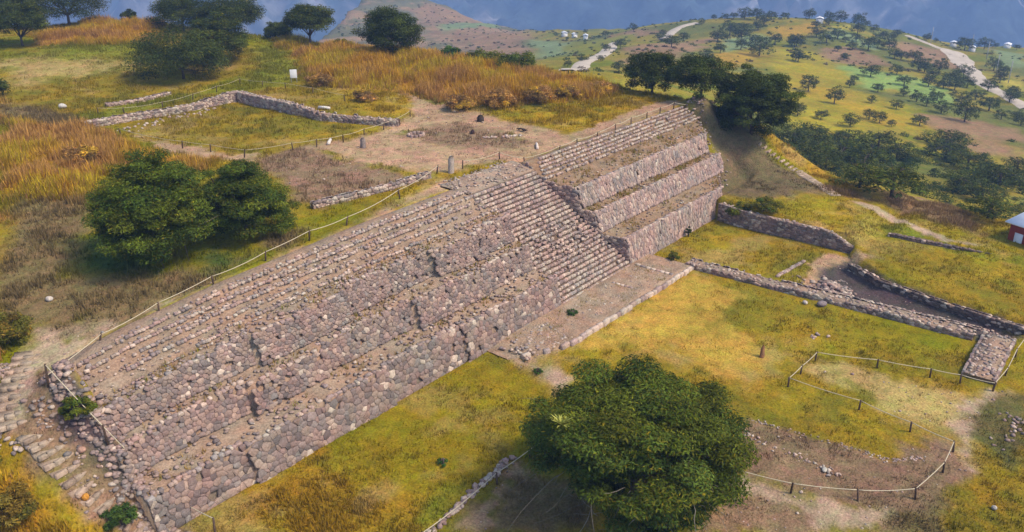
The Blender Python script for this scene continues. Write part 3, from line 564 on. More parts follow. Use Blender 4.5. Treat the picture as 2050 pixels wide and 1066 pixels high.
@functools.lru_cache(None)
def _pl(x):
    s = float(np.interp(x, [-41, -34, -22, -10], [.80, .885, .965, 1]))
    z1 = 3.0 * s + .30 * n1d(x, 1, 2.2); z2 = 5.55 * s + .5 * n1d(x, 2, 2.0); z3 = 8.0 * s + .55 * n1d(x, 3, 2.6)
    o1, o2, o3 = jog(1, x), jog(2, x), jog(3, x); zt = e_top(x) + .05
    p = [(0 + o1, -.4), (.75 + o1, z1), (2.9 + o2, z1 + .30), (3.5 + o2, z2), (4.85 + o3, z2 + .22), (5.5 + o3, z3), (6.6, min(z3 + .12, zt - .5))]
    zz = p[-1][1]; n = 5
    for k in range(n):
        y = 6.9 + k * .85; z = zz + (zt - zz) * (k + 1) / n
        p += [(y, zz + (zt - zz) * k / n + .02), (y + .08, z)]
    p += [(11.9, zt), (13.2, zt - .9)]
    return p
def prof_right(x): return _pr(round(float(x), 1))
@functools.lru_cache(None)
def _pr(x):
    z1 = 3.0 + .25 * n1d(x, 4, 2.5); z2 = 5.5 + .25 * n1d(x, 5, 2.5); z3 = 7.95 + .3 * n1d(x, 6, 2.5)
    o1, o2, o3 = jog(1, x), jog(2, x), jog(3, x); zt = 9.75
    p = [(.2 + o1, -.4), (.85 + o1, z1), (3.35 + o2, z1 + .35), (3.95 + o2, z2), (5.15 + o3, z2 + .28), (5.75 + o3, z3), (8.6, z3 + .55)]
    zz = z3 + .55; n = 6
    for k in range(n):
        y = 8.75 + k * .52; z = zz + (zt - zz) * (k + 1) / n
        p += [(y, zz + (zt - zz) * k / n + .02), (y + .06, z)]
    p += [(12.3, zt - .05), (13.6, zt - .9)]
    return p
pyr = empty('stepped_platform', (0, 0, 0))
tag(pyr, 'ruined stone stepped platform with three tier walls and a central staircase', 'ruin')
mas = Masonry()
EARTH = np.array([.315, .232, .172]); MORT = np.array([.16, .12, .095])
def core(name, xs, prof, xedge=None, tint=1.12):
    rows = []; cols = []
    for x in xs:
        p = prof(x); row = []
        for k, (y, z) in enumerate(p):
            xx = x if xedge is None else xedge(x, y)
            row.append((xx, y + .15, z - (.05 if k else 0)))
            tread = k in (2, 4, 6)
            cols.append(EARTH * tint if k not in (0,) else MORT)
        rows.append(row)
    V, q = strip_mesh(rows)
    npt = len(rows[0]); n0 = len(rows)
    tri = []
    for r in (0, n0 - 1):                        # close both ends down to the ground
        b = len(V); V = np.vstack([V, [(V[r * npt][0], 13.0, -.4)]]); cols.append(EARTH * .5)
        for k in range(npt - 1):
            tri.append((r * npt + k, r * npt + k + 1, b) if r == 0 else (r * npt + k + 1, r * npt + k, b))
    m = mesh_np(name, V, [q, np.array(tri)], M_FILL, np.array(cols))
    return link(name, m, pyr)
xsL = np.arange(XL, stair_l(0) + .01, .45)
def edgeL(x, y):
    # the wing ends along the staircase edge
    t = (x - XL) / (stair_l(0) - XL); return XL + t * (stair_l(y) - XL)
core('earth_core', xsL, prof_left, edgeL, np.array([.86, .84, .82]))
xsR = np.arange(12.8, 41.6, .45)
def endR(y): return float(np.interp(y, [0, 1, 3.5, 5.5, 9, 12], [33.2, 34, 39.5, 38.2, 42.5, 44]))
def edgeR(x, y):
    t = (x - xsR[0]) / (xsR[-1] - xsR[0]); a = stair_r(y); return a + t * (endR(y) - a)
core('earth_core', xsR, prof_right, edgeR, np.array([.72, .68, .60]))

def face(k0, prof, xs, edge, su, sv, prot, base_sink=.25, drop=.0, colk=1.0, big=0):
    """stones over one tier face (profile points k0 -> k0+1)"""
    x0, x1 = float(xs[0]), float(xs[-1]); L = x1 - x0
    cur = [None]
    def fmap(u, v, w):                           # each stone follows the wall plane at its own centre
        x = x0 + u
        (ya, za), (yb, zb) = cur[0][k0], cur[0][k0 + 1]
        t = v / max(.3, zb - za)
        y = ya + (yb - ya) * t; z = za + (zb - za) * t
        return (edge(x, y), y - w * .97 - .02, z + w * .22)
    Hm = max(prof(x)[k0 + 1][1] - prof(x)[k0][1] for x in xs[::3])
    for poly in cells(L, Hm, su, sv, wv=.38):
        cu = sum(p[0] for p in poly) / len(poly); cv = sum(p[1] for p in poly) / len(poly)
        p = prof(x0 + cu); h = p[k0 + 1][1] - p[k0][1]; cur[0] = p
        if cv > h + .02 - .25 * max(0, n1d(x0 + cu, 40 + k0, .9)): continue
        if rng.random() < drop: continue
        pp = [(u, min(v, h + .10)) for u, v in poly]
        mas.poly(pp, fmap, prot, stone_col(colk * .92, .04))
# left wing: big irregular stones; right wing: narrower upright slabs
face(0, prof_left, xsL, edgeL, .47, .37, .07, drop=.012, colk=.86)
face(2, prof_left, xsL, edgeL, .36, .28, .07, drop=.03, colk=.86)
face(4, prof_left, xsL, edgeL, .33, .25, .07, drop=.04, colk=.86)
face(0, prof_right, xsR, edgeR, .27, .50, .07, drop=.006, colk=1.14)  # right wing faces: stone colour lightened to paint in the bright light
face(2, prof_right, xsR, edgeR, .27, .46, .07, drop=.006, colk=1.14)
face(4, prof_right, xsR, edgeR, .27, .44, .07, drop=.012, colk=1.12)
# side walls of the right wing, along the staircase
SZ0, SY0, RISE, RUN, NST = .36, 0.0, .318, .352, 29
def stair_z(y): return SZ0 + max(0, min(NST, (y - SY0) / RUN)) * RISE
def wing_z(y, prof, x):
    p = prof(x); ys = [a for a, b in p]; zs = [b for a, b in p]
    return float(np.interp(y, ys, zs))
def sidemap(u, v, w): return (stair_r(u) - w, u, v)
for poly in cells(12.0, 9.9, .48, .36, wv=.15):
    cu = sum(p[0] for p in poly) / len(poly); cv = sum(p[1] for p in poly) / len(poly)
    if stair_z(cu) - .35 < cv < wing_z(cu, prof_right, 13.0) - .02: mas.poly(poly, sidemap, .12, stone_col(.85))
# capping rows along the tier edges and the narrow upper steps
def row(xa, xb, yf, zf, wmin=.28, wmax=.62, d=.40, h=.22, light=.25, miss=.05, jy=.05, xmap=None, k=1.05):
    x = xa
    while x < xb:
        w = rng.uniform(wmin, wmax)
        if rng.random() > miss:
            xx = x + w / 2; y = yf(xx) + rng.normal(0, jy); X = xx if xmap is None else xmap(xx, y)
            mas.block((X, y, zf(xx) - .07 + rng.normal(0, .02)), w * .93, d * rng.uniform(.75, 1.2), h * rng.uniform(.8, 1.25), rng.normal(0, .07), stone_col(k, light), .07)
        x += w
def pl(k): return (lambda x: prof_left(x)[k][0] + .25), (lambda x: prof_left(x)[k][1])
def pr_(k): return (lambda x: prof_right(x)[k][0] + .22), (lambda x: prof_right(x)[k][1])
for k in (1, 3, 5):
    a, b = pl(k); row(XL, .5, a, b, .2, .5, .34, .18, .25, .3 if k > 1 else .1, .08, edgeL)
    a, b = pr_(k); row(12.8, 41.3, a, b, .25, .5, .36, .16, .2, .06, .04, edgeR)
for k in range(5):                                # upper steps, left wing: broken rows
    i = 7 + 2 * k + 1; a = lambda x, i=i: prof_left(x)[i][0] + .12; b = lambda x, i=i: prof_left(x)[i][1]
    x0_ = [-33, -37, -36, -39, -39][k]
    row(x0_, .4, a, b, .15, .38, .22, .15, .3, [.30, .20, .12, .07, .05][k], .04, edgeL)
    if k >= 2: row(x0_ + 3, .2, lambda x, a=a: a(x) + .42, b, .14, .34, .2, .13, .3, .5, .08, edgeL)
for k in range(6):                                # upper steps, right wing: even rows
    i = 7 + 2 * k + 1; a = lambda x, i=i: prof_right(x)[i][0] + .12; b = lambda x, i=i: prof_right(x)[i][1]
    row(12.8 + .3 * k, 41.4, a, b, .2, .5, .24, .18, .45, .08, .03, edgeR)
# rubble lying on the treads
def rubble(n, xa, xb, ka, prof, edge, smin, smax, light):
    for _ in range(n):
        x = rng.uniform(xa, xb); p = prof(round(x, 1)); t = rng.beta(1.0, 1.3)
        (ya, za), (yb, zb) = p[ka], p[ka + 1]
        y = ya + .2 + (yb - ya - .25) * t; z = za + (zb - za) * t; s = rng.uniform(smin, smax) * (1.5 if rng.random() < .06 else 1)
        mas.boulder((edge(x, y), y, z + s * .25), s, stone_col(.9, light), rng.uniform(.45, .8), rng.uniform(1, 1.6))
rubble(280, XL, .4, 1, prof_left, edgeL, .08, .19, .06)
rubble(230, XL, .4, 3, prof_left, edgeL, .07, .18, .06)
rubble(260, XL, .4, 5, prof_left, edgeL, .07, .17, .16)
rubble(300, XL, .4, 6, prof_left, edgeL, .05, .13, .2)
for i in (9, 11, 13): rubble(130, XL, .4, i - 1, prof_left, edgeL, .05, .12, .3)
rubble(170, 13, 41, 1, prof_right, edgeR, .05, .13, .1)
rubble(120, 13, 41, 3, prof_right, edgeR, .05, .12, .1)
rubble(170, 13, 41, 5, prof_right, edgeR, .05, .14, .12)
# broken heap at the left end
for _ in range(420):
    x = XL + rng.normal(-.1, .7); y = rng.uniform(.2, 10.5)
    z = max(wing_z(y, prof_left, max(x, XL)) * (1 if x > XL else .0), hgt(x, y)); s = rng.uniform(.08, .26)
    if x < XL - .9: continue
    mas.boulder((x, y, z + s * .2), s, stone_col(.92, .06), .7, rng.uniform(1, 1.5))
for _ in range(130):                              # and at the right end, where it sinks into the bank
    y = rng.uniform(.5, 12); x = endR(y) + rng.normal(.4, .8); s = rng.uniform(.07, .22)
    mas.boulder((x, y, max(hgt(x, y), wing_z(y, prof_right, 41) if x < endR(y) else -9) + s * .2), s, stone_col(.95, .15), .7, rng.uniform(1, 1.5))
# staircase
rows = []; cols = []
for y in np.concatenate([np.arange(-.1, 10.2, .2), np.arange(10.3, 14.4, .5)]):
    r = []
    for t in np.linspace(0, 1, 14):
        x = stair_l(y) + (stair_r(y) - stair_l(y)) * t; r.append((x, y + .22, stair_z(y) - .24 if y < 10.25 else float(np.interp(y, [10.3, 12.6, 13.6, 14.2], [9.36, 9.60, 9.64, 9.45])) + .12 * n1d(x + y * 3, 15, 1.2))); cols.append(EARTH * (.42 if y < 10.25 else .95))  # earth under the steps darkened to paint shadow lines between the rows
    rows.append(r)
V, q = strip_mesh(rows)
stair = link('staircase', mesh_np('staircase', V, q[:, ::-1], M_FILL, np.array(cols)), pyr)
smas = Masonry()
for i in range(NST):
    y = SY0 + i * RUN; z = SZ0 + i * RISE - .22
    ruin = .45 * math.exp(-((i - 12.5) / 3.0)**2)
    x = stair_l(y) + rng.uniform(0, .1); xr = stair_r(y) - .05
    while x < xr - .12:
        w = min(rng.uniform(.20, .48), xr - x)
        if rng.random() > .03 + .16 * ruin:
            smas.block((x + w / 2, y + .17 + rng.normal(0, .015 + .05 * ruin), z + rng.normal(0, .015 + .07 * ruin)), w * .95, .25 * rng.uniform(.85, 1.15), .25 * rng.uniform(.85, 1.12), rng.normal(0, .03 + .15 * ruin), stone_col(1.08, .28), .06)
        x += w
for _ in range(90):
    y = rng.normal(4.2, 1.1); x = rng.uniform(stair_l(y), stair_r(y)); s = rng.uniform(.07, .2)
    smas.boulder((x, y, stair_z(y) + s * .2), s, stone_col(1, .15), .6, 1.3)
# landing stones at the head of the stair
for _ in range(230):
    y = rng.choice([rng.uniform(13.2, 14.4), rng.uniform(10.4, 14), rng.uniform(10.4, 14)]); x = rng.uniform(-1.2, 9.3); s = rng.uniform(.06, .17)
    smas.boulder((x, y, float(np.interp(y, [10.3, 12.6], [9.40, 9.64]))), s, stone_col(1, .3), .4, 1.4)
# dry grass rooted on the treads
ga = Acc()
for (prof, edge, xa, xb, ks, cnt) in ((prof_left, edgeL, XL, .3, (1, 3, 5, 6), 900), (prof_right, edgeR, 13, 41.2, (1, 3, 5, 5, 3), 1300)):
    for _ in range(cnt):
        x = rng.uniform(xa, xb); k = ks[rng.integers(len(ks))]; p = prof(x); t = rng.random()
        cl = fbm(np.array([x / 2.2]), np.array([k * 3.1 + t]), 401)[0]
        if cl < .42 + .2 * rng.random(): continue
        y = p[k][0] + .1 + (p[k + 1][0] - p[k][0] - .15) * t; z = p[k][1] + (p[k + 1][1] - p[k][1]) * t
        g = np.array((.34, .22, .06)) if rng.random() < .75 else np.array((.19, .19, .02)); V = []
        for b_ in range(6):
            th = rng.uniform(0, 6.28); h = rng.uniform(.12, .38); o = rng.normal(0, .09, 2); c_, s_ = math.cos(th), math.sin(th); X = edge(x, y)
            V += [(X + o[0] - s_ * .03, y + o[1] + c_ * .03, z - .08), (X + o[0] + s_ * .03, y + o[1] - c_ * .03, z - .08), (X + o[0] + c_ * h * .5, y + o[1] + s_ * h * .5, z + h)]
        ga.add(V, np.arange(18).reshape(-1, 3), None, g * rng.uniform(.7, 1.3))
tag(link('tread_grass', ga.mesh('tread_grass', M_GRASS), pyr), kind='stuff')
nA = mas.build(pyr, (0, 0, 0), 210, 9)
nB = smas.build(pyr, (0, 0, 0), 90, 8, 'step_stone', 'small_step_stones')

# ---------------------------------------------------------------- free-standing and retaining walls
def wall(name, label, path, height, thick, su, sv, n_ind=60, min_px=9, prot=.13, top=1.2, colk=.95, light=.1, sink=.25, cat='wall', both=True, zfun=None):
    """dry stone wall along a plan path [(x,y),...]; height may be a function of distance"""
    P = np.array(path, float)[:, :2]
    hf = height if callable(height) else (lambda s: height)
    seg = np.linalg.norm(np.diff(P, axis=0), axis=1); S = np.concatenate([[0], np.cumsum(seg)]); L = S[-1]
    def at(s):
        s = min(max(s, 0), L - 1e-4); k = int(np.searchsorted(S, s, 'right') - 1); k = min(k, len(seg) - 1); t = (s - S[k]) / seg[k]
        p = P[k] + (P[k + 1] - P[k]) * t; d = (P[k + 1] - P[k]) / seg[k]; return p, np.array([d[1], -d[0]])
    zb = zfun or (lambda p: hgt(p[0], p[1]))
    base = (P[0][0], P[0][1], zb(P[0]))
    root = empty(name, base); tag(root, label, cat)
    mz = Masonry(); ns = max(3, int(L / .6)); zc = {}
    def z0(s):
        k = round(s * 2) / 2
        if k not in zc:
            p, n = at(k); zc[k] = zb(p + n * (thick / 2 + .1))
        return zc[k]
    rows = []; cols = []
    for s in np.linspace(0, L, ns):
        p, n = at(s); h = hf(s); b = z0(s)
        r = [(*(p + n * (thick / 2 - .06)), b - sink), (*(p + n * (thick / 2 - .08)), b + h - .06), (*(p - n * (thick / 2 - .08)), b + h - .06), (*(p - n * (thick / 2 - .06)), b - sink - .3)]
        rows.append(r); cols += [MORT * .8, EARTH * .9, EARTH * .9, MORT * .8]
    V, q = strip_mesh(rows); m = len(rows) - 1
    ends = np.array([(0, 1, 2, 3), (m * 4 + 3, m * 4 + 2, m * 4 + 1, m * 4)])
    link('core', mesh_np('core', V - np.array(base), [np.vstack([q[:, ::-1], ends])], M_FILL, np.array(cols)), root)
    Hm = max(hf(s) for s in np.linspace(0, L, 20)) + sink
    for side in ((1, -1) if both else (1,)):
        def fmap(u, v, w):
            p, n = at(u); p = p + n * side * (thick / 2 - .05 + w); return (p[0], p[1], z0(u) - sink + v)
        for poly in cells(L, Hm, su, sv, wv=.2):
            cu = sum(a for a, b in poly) / len(poly); cv = sum(b for a, b in poly) / len(poly)
            if cv > hf(cu) + sink - .02 + .12 * n1d(cu, 80, .8): continue
            mz.poly(poly, fmap, prot, stone_col(colk, light))
    for _ in range(int(L * thick * top * 4)):
        s = rng.uniform(0, L); p, n = at(s); p = p + n * rng.uniform(-.48, .48) * thick; r = rng.uniform(.07, .20)
        mz.boulder((p[0], p[1], z0(s) + hf(s) - .06 + r * .2), r, stone_col(1.0, light * 1.8), .6, rng.uniform(1, 1.7))
    mz.build(root, base, n_ind, min_px)
    return root
cl = T['line']['courtL']; cr_ = T['line']['courtR']
wall('court_wall', 'low ruined stone wall closing the back of the upper grass court, broken at its left', [p[:2] for p in cl], lambda s: .85 + .55 * sst((s - 14) / 6) + .25 * n1d(s, 3, 2), .8, .42, .30, 40, 6.5, light=.3)
wall('court_wall', 'taller stone wall on the right side of the upper grass court', [p[:2] for p in cr_], lambda s: 1.45 - .55 * sst((s - 9) / 10) + .2 * n1d(s, 4, 2), .8, .42, .32, 40, 6.5, light=.22)
wall('rubble_wall', 'short collapsed line of stones behind the upper court below the dark tree', [p[:2] for p in T['line']['small']], lambda s: .45 + .3 * n1d(s, 5, 1), .7, .4, .3, 0, 9, light=.4)
wall('terrace_wall', 'low stone wall edging the burnt brown patch above the platform', [p[:2] for p in T['line']['terr']], lambda s: .6 + .3 * n1d(s, 6, 1.5), .5, .4, .3, 40, 8, light=.35)
def w5h(s): return (2.15 - .35 * s / 17) * (1 - .6 * float(sst((s - 13) / 3.4)))
wall('retaining_wall', 'dark stone retaining wall below the right hand field', [(31.45, -.4), (30.95, -3.5), (31.0, -7.3), (31.2, -12), (31.1, -16.6)], lambda s: w5h(s) + .15 * n1d(s, 7, 2), .7, .36, .28, 60, 6.5, colk=.78, light=.12, zfun=lambda p: 0.0, both=False)
wall('plaza_wall', 'long low stone wall along the right edge of the lower plaza', [(17.0, -4.2), (17.4, -12), (17.9, -20), (18.4, -31.4)], lambda s: .50 + .35 * n1d(s, 8, 2.2), 1.6, .42, .26, 150, 7.5, colk=.8, light=.2, zfun=lambda p: 0.0, top=1.3)
wall('plaza_wall', 'rubble topped stub of wall turning towards the viewer at the plaza corner', [(19.5, -33.2), (15, -33.3), (10.6, -33.5)], lambda s: .42 + .1 * n1d(s, 9, 2), 2.4, .45, .3, 60, 8, light=.2, zfun=lambda p: 0.0, top=1.8)
wall('field_edge', 'thin dark earth and stone edge crossing the far right field', [(36.6, -18.2), (37.0, -25), (37.9, -33)], lambda s: .42, .4, .4, .22, 0, 9, colk=.6, light=.1, top=.5, zfun=lambda p: .75)

wall('earth_scarp', 'dark crumbling earth scarp along the far side of the trench', [(26.6, -17.6), (24.2, -21.6), (22.9, -28), (21.9, -34.8)], lambda s: .62 + .2 * n1d(s, 19, 2), .5, .4, .24, 0, 9, colk=.45, light=.12, top=.7, zfun=lambda p: 0.0)
wall('stone_edging', 'thin straight stone edging between the inner lawn and the bare earth', [(19.8, -12.6), (25.6, -13.2)], lambda s: .14, .25, .5, .2, 0, 9, colk=1.0, light=.2, top=.4, zfun=lambda p: 0.0)
wall('stone_edging', 'inner line of stones parallel to the long plaza wall', [(19.3, -14.5), (19.9, -22), (20.6, -31.5)], lambda s: .25 + .2 * n1d(s, 23, 1.5), .5, .4, .25, 0, 9, colk=.8, light=.15, top=1.5, zfun=lambda p: -.25)

# ---------------------------------------------------------------- low platform in front of the staircase
plat = empty('low_platform', (3, -2.5, 0)); tag(plat, 'low earth platform with a kerb of pale stones at the foot of the staircase', 'platform')
rows = []; cols = []
for x in np.arange(-10.5, 16.6, .4):
    f = float(np.interp(x, [-10.5, -8, -5, 16.2], [-2.2, -3.9, -4.85, -4.95])); r = []
    for t in np.linspace(0, 1, 9):
        y = f + (0.35 - f) * t; r.append((x, y, .10 + .26 * float(sst((x + 10.5) / 4)) + .10 * n1d(x * 3 + y * 5, 12, 3)))
        cols.append(np.array([.33, .235, .165]) * (.9 + .5 * n1d(x + 9 * y, 14, 2)))
    rows.append([(x, f - .02, -.2)] + r); cols.insert(len(cols) - 9, EARTH)
V, q = strip_mesh(rows); link('earth_bed', mesh_np('earth_bed', V - np.array((3, -2.5, 0)), q[:, ::-1], M_FILL, np.array(cols)), plat)
pm = Masonry(); x = -9.6
while x < 16.3:
    w = rng.uniform(.5, 1.15); xx = x + w / 2
    y = float(np.interp(xx, [-10.5, -8, -5, 16.2], [-2.4, -4.0, -4.95, -5.05]))
    if xx > -6 or rng.random() < .6: pm.block((xx, y + rng.normal(0, .05), -.12), w * .97, rng.uniform(.3, .42), rng.uniform(.5, .58), rng.normal(0, .05) + (-.4 if xx < -6 else 0), stone_col(1.1, .35), .05)
    x += w
y = -4.6
while y < -.2:
    w = rng.uniform(.4, .7); pm.block((12.9 + rng.normal(0, .04), y + w / 2, .12), .34, w * .95, .34, rng.normal(0, .05), stone_col(1.15, .55), .06); y += w
y = -3.2
while y < -1.0:
    w = rng.uniform(.35, .6); pm.block((7.6 + rng.normal(0, .05), y + w / 2, .16), .28, w * .9, .26, rng.normal(0, .1), stone_col(1.1, .3), .06); y += w
for _ in range(150):
    x = rng.uniform(-9.8, -3.5) if rng.random() < .8 else rng.uniform(-3, 13); y = rng.uniform(-4.3, -.8); s = rng.uniform(.07, .2)
    pm.boulder((x, y, .33), s, stone_col(1.05, .3), .6, 1.3)
for _ in range(420):
    x = rng.uniform(-7, 16); y = rng.uniform(-4.5, -.3); s = rng.uniform(.025, .08)
    pm.boulder((x, y, .35 + s * .2), s, stone_col(1.05, .2), .6, 1.3)
pm.build(plat, (3, -2.5, 0), 70, 9, 'kerb_stone', 'small_stones')
ga = Acc()
for _ in range(700):
    x = rng.uniform(-8, 16.2); y = rng.uniform(-4.6, -.2)
    if fbm(np.array([x / 1.8]), np.array([y / 1.8]), 431)[0] < .48: continue
    V = []; g = np.array((.36, .25, .08)) if rng.random() < .7 else np.array((.16, .16, .02))
    for b_ in range(5):
        th = rng.uniform(0, 6.28); h = rng.uniform(.06, .2); o = rng.normal(0, .1, 2); c_, s_ = math.cos(th), math.sin(th)
        V += [(x + o[0] - s_ * .03, y + o[1] + c_ * .03, .28), (x + o[0] + s_ * .03, y + o[1] - c_ * .03, .28), (x + o[0] + c_ * h, y + o[1] + s_ * h, .36 + h)]
    ga.add(V, np.arange(15).reshape(-1, 3), None, g * rng.uniform(.7, 1.3))
tag(link('dry_tufts', ga.mesh('dry_tufts', M_GRASS, (3, -2.5, 0)), plat), kind='stuff')

# rubble: heap in the trench and lines of stones in the lower dig
def rubble_heap(name, label, pts, spread, n, smin, smax, light=.25, colk=1.0, n_ind=12, cat='rubble', lift=0.0):
    P = np.array(pts, float); base = (P[0][0], P[0][1], hgt(*P[0])); root = empty(name, base); tag(root, label, cat)
    mz = Masonry()
    for _ in range(n):
        k = rng.integers(max(1, len(P) - 1)); t = rng.random()
        p = P[k] if len(P) == 1 else P[k] + (P[k + 1] - P[k]) * t
        p = p + rng.normal(0, spread, 2); s = rng.uniform(smin, smax)
        r2 = np.min(np.linalg.norm(P - p, axis=1)) if len(P) == 1 else 0
        z = hgt(p[0], p[1]) + lift * math.exp(-(r2 / max(spread, .01))**2) * rng.random()
        mz.boulder((p[0], p[1], z + s * .3), s, stone_col(colk, light), .7, rng.uniform(1, 1.5))
    mz.build(root, base, n_ind, 7)
rubble_heap('rubble_heap', 'grey heap of tumbled stones beside the dark trench', [(21.4, -17.6)], .95, 170, .12, .3, .2, .85, 25, lift=.6)
rubble_heap('rubble_heap', 'scatter of pale stones along the floor of the dark trench', [(20.2, -15.2), (20.6, -24), (21.2, -33)], .45, 120, .07, .2, .35, .95, 10)
rubble_heap('stone_row', 'broken row of pale stones crossing the fenced dirt patch', [(-8.2, -21.9), (-8.2, -26.5), (-8.7, -29.4)], .20, 60, .06, .16, .3, 1.0, 14)
rubble_heap('stone_row', 'thin line of stones where grass meets the fenced dirt patch', [(-6.0, -22.0), (-5.3, -26.8), (-4.7, -31.6), (-3.2, -33.0)], .14, 120, .05, .11, .2, 1.0, 0)
rubble_heap('stone_kerb', 'mossy row of stones beside the rope at the bottom edge', [(-30.6, -12.3), (-26, -11.6), (-20.8, -11.2)], .12, 110, .12, .26, .25, .9, 30)
rubble_heap('stone_row', 'short row of white stones lying on the bare upper ground', [(15.2, 22.4), (18.6, 19.2)], .2, 34, .12, .26, .7, 1.2, 10)
rubble_heap('rubble_heap', 'scattered stones over the bank between the left stairs and the platform', [(-42.3, 9.5), (-42.0, 5.5), (-41.2, 1.2)], .5, 90, .08, .22, .1, .85, 14)
rubble_heap('rubble_heap', 'pale rubble edging the left flight of steps', [(-41.4, 15.2), (-43.0, 13.6), (-44.6, 11.0), (-44.6, 7.5)], .28, 90, .1, .22, .25, .95, 18)
rubble_heap('rubble_heap', 'loose stones scattered in the dry grass at the lower right edge', [(1.5, -36.6), (4.5, -37.6), (7.0, -36.6)], .4, 30, .07, .2, .1, .8, 5)
rubble_heap('rubble_heap', 'small clutch of stones on the plaza lawn near the right wall', [(9.2, -20.2), (10.6, -20.8)], .22, 9, .1, .2, .6, 1.1, 6)
rubble_heap('rubble_heap', 'bits of fallen stone under the right end of the upper court', [(4.4, 60.0), (-9.0, 58.6)], .6, 50, .1, .25, .5, 1.1, 0)

# single stones
def single(name, label, p, r, col, flat=.7, elong=1.0, cat='rock', z=None):
    V, t = boulder((0, 0, 0), r, flat, elong); zz = hgt(p[0], p[1]) + r * flat * .55 if z is None else z
    # one more round of facets
    m = mesh_np(name, V, [t], M_STONE, np.broadcast_to(np.asarray(col), (12, 3)))
    o = link(name, m, None, (p[0], p[1], zz)); sd = o.modifiers.new('s', 'SUBSURF'); sd.levels = 1; sd.render_levels = 1
    tag(o, label, cat); return o
pt = T['pt']
single('boulder', 'lone white boulder on the brown grass at the far left', pt['white'], .36, (.48, .43, .35), .75, 1.15)
single('boulder', 'orange lichened boulder low on the left bank', pt['org1'], .34, (.42, .20, .035), .85)
single('boulder', 'pinkish boulder under the green bush on the left bank', pt['org2'], .34, (.40, .24, .17), .85)
single('boulder', 'white stone beside the broken row in the fenced dirt patch', pt['w1'], .26, (.46, .40, .32), .6, 1.4)
single('boulder', 'grey boulder fallen against the plaza wall', pt['rockB'], .55, (.22, .18, .17), .7, 1.4)
single('boulder', 'pale boulder on the grass near the plaza wall', pt['rockA'], .32, (.50, .43, .35), .75, 1.2)
single('boulder', 'white stone in the amber grass at the bottom right corner', pt['wr'], .26, (.44, .39, .32), .8)
single('boulder', 'white drum shaped stone on the grass left of the upper court', pt['wcyl'], .62, (.50, .46, .40), .8, 1.2)

# ---------------------------------------------------------------- stairs on the slopes
def boxv(x0, x1, y0, y1, z0, z1):
    V = [(x0, y0, z0), (x1, y0, z0), (x1, y1, z0), (x0, y1, z0), (x0, y0, z1), (x1, y0, z1), (x1, y1, z1), (x0, y1, z1)]
    return V, [(0, 3, 2, 1), (4, 5, 6, 7), (0, 1, 5, 4), (1, 2, 6, 5), (2, 3, 7, 6), (3, 0, 4, 7)]
def slab_steps(name, label, specs, col=1.0):
    base = specs[0][0]; root = empty(name, base); tag(root, label, 'stairs')
    for (c, wdt, dep, hh, rz) in specs:
        a = Acc(); n = max(2, int(wdt / .55)); x = -wdt / 2; ca, sa = math.cos(rz), math.sin(rz)
        for k in range(n):
            w = wdt / n
            V, q = block((x + w / 2, -.05 + rng.normal(0, .02), rng.normal(0, .015)), w * .96, dep * rng.uniform(.85, 1.1), hh, rng.normal(0, .03), .07)
            a.add(V, None, q, np.array([.36, .27, .19]) * rng.uniform(.75, 1.15) * col); x += w
        V, q = boxv(-wdt / 2, wdt / 2, .05, .75, -.25, hh * .86); V = np.array(V); V[:, :2] += rng.normal(0, .05, (8, 2)); a.add(V, None, q, np.array([.33, .245, .165]) * rng.uniform(.85, 1.1))
        link('step', a.mesh('step', M_STONE), root, np.asarray(c) - np.asarray(base), rz)
def along(P, n):
    P = np.array(P, float); d = np.concatenate([[0], np.cumsum(np.linalg.norm(np.diff(P, axis=0), axis=1))])
    t = np.linspace(0, d[-1], n); return np.stack([np.interp(t, d, P[:, k]) for k in range(P.shape[1])], 1)
def steps_on(P, n, w, dep, hh, w2=None):
    Q = along([p[:2] for p in P], n); out = []
    for i, q in enumerate(Q):
        d = Q[min(i + 1, n - 1)] - Q[max(i - 1, 0)]; rz = math.atan2(d[1], d[0]) + math.pi / 2
        out.append(((q[0], q[1], hgt(q[0], q[1]) - hh * .55), w + rng.uniform(-.2, .2), dep, hh, rz))
    return out
ls = steps_on([(-40.3, 14.6), (-41.6, 12.8), (-43.2, 10.8), (-43.7, 9.2)], 9, 2.3, .36, .26)
slab_steps('stone_stairs', 'wide earth and stone steps at the head of the left path', ls)
ls = steps_on([(-43.4, 7.6), (-43.2, 6.0), (-43.0, 4.3), (-42.2, 2.6)], 9, 1.7, .34, .26)
slab_steps('stone_stairs', 'narrow uneven stone steps half way down the left bank', ls, .95)
ls = steps_on([(-41.6, 1.4), (-40.6, .2), (-39.7, -1.4)], 7, 1.6, .34, .26)
slab_steps('stone_stairs', 'last few stone steps at the bottom left beside the rope', ls, .95)
ls = steps_on([p[:2] for p in T['line']['rsteps']], 24, 1.3, .30, .22)
slab_steps('stone_stairs', 'pale stone steps climbing the olive slope right of the platform', ls, 1.1)

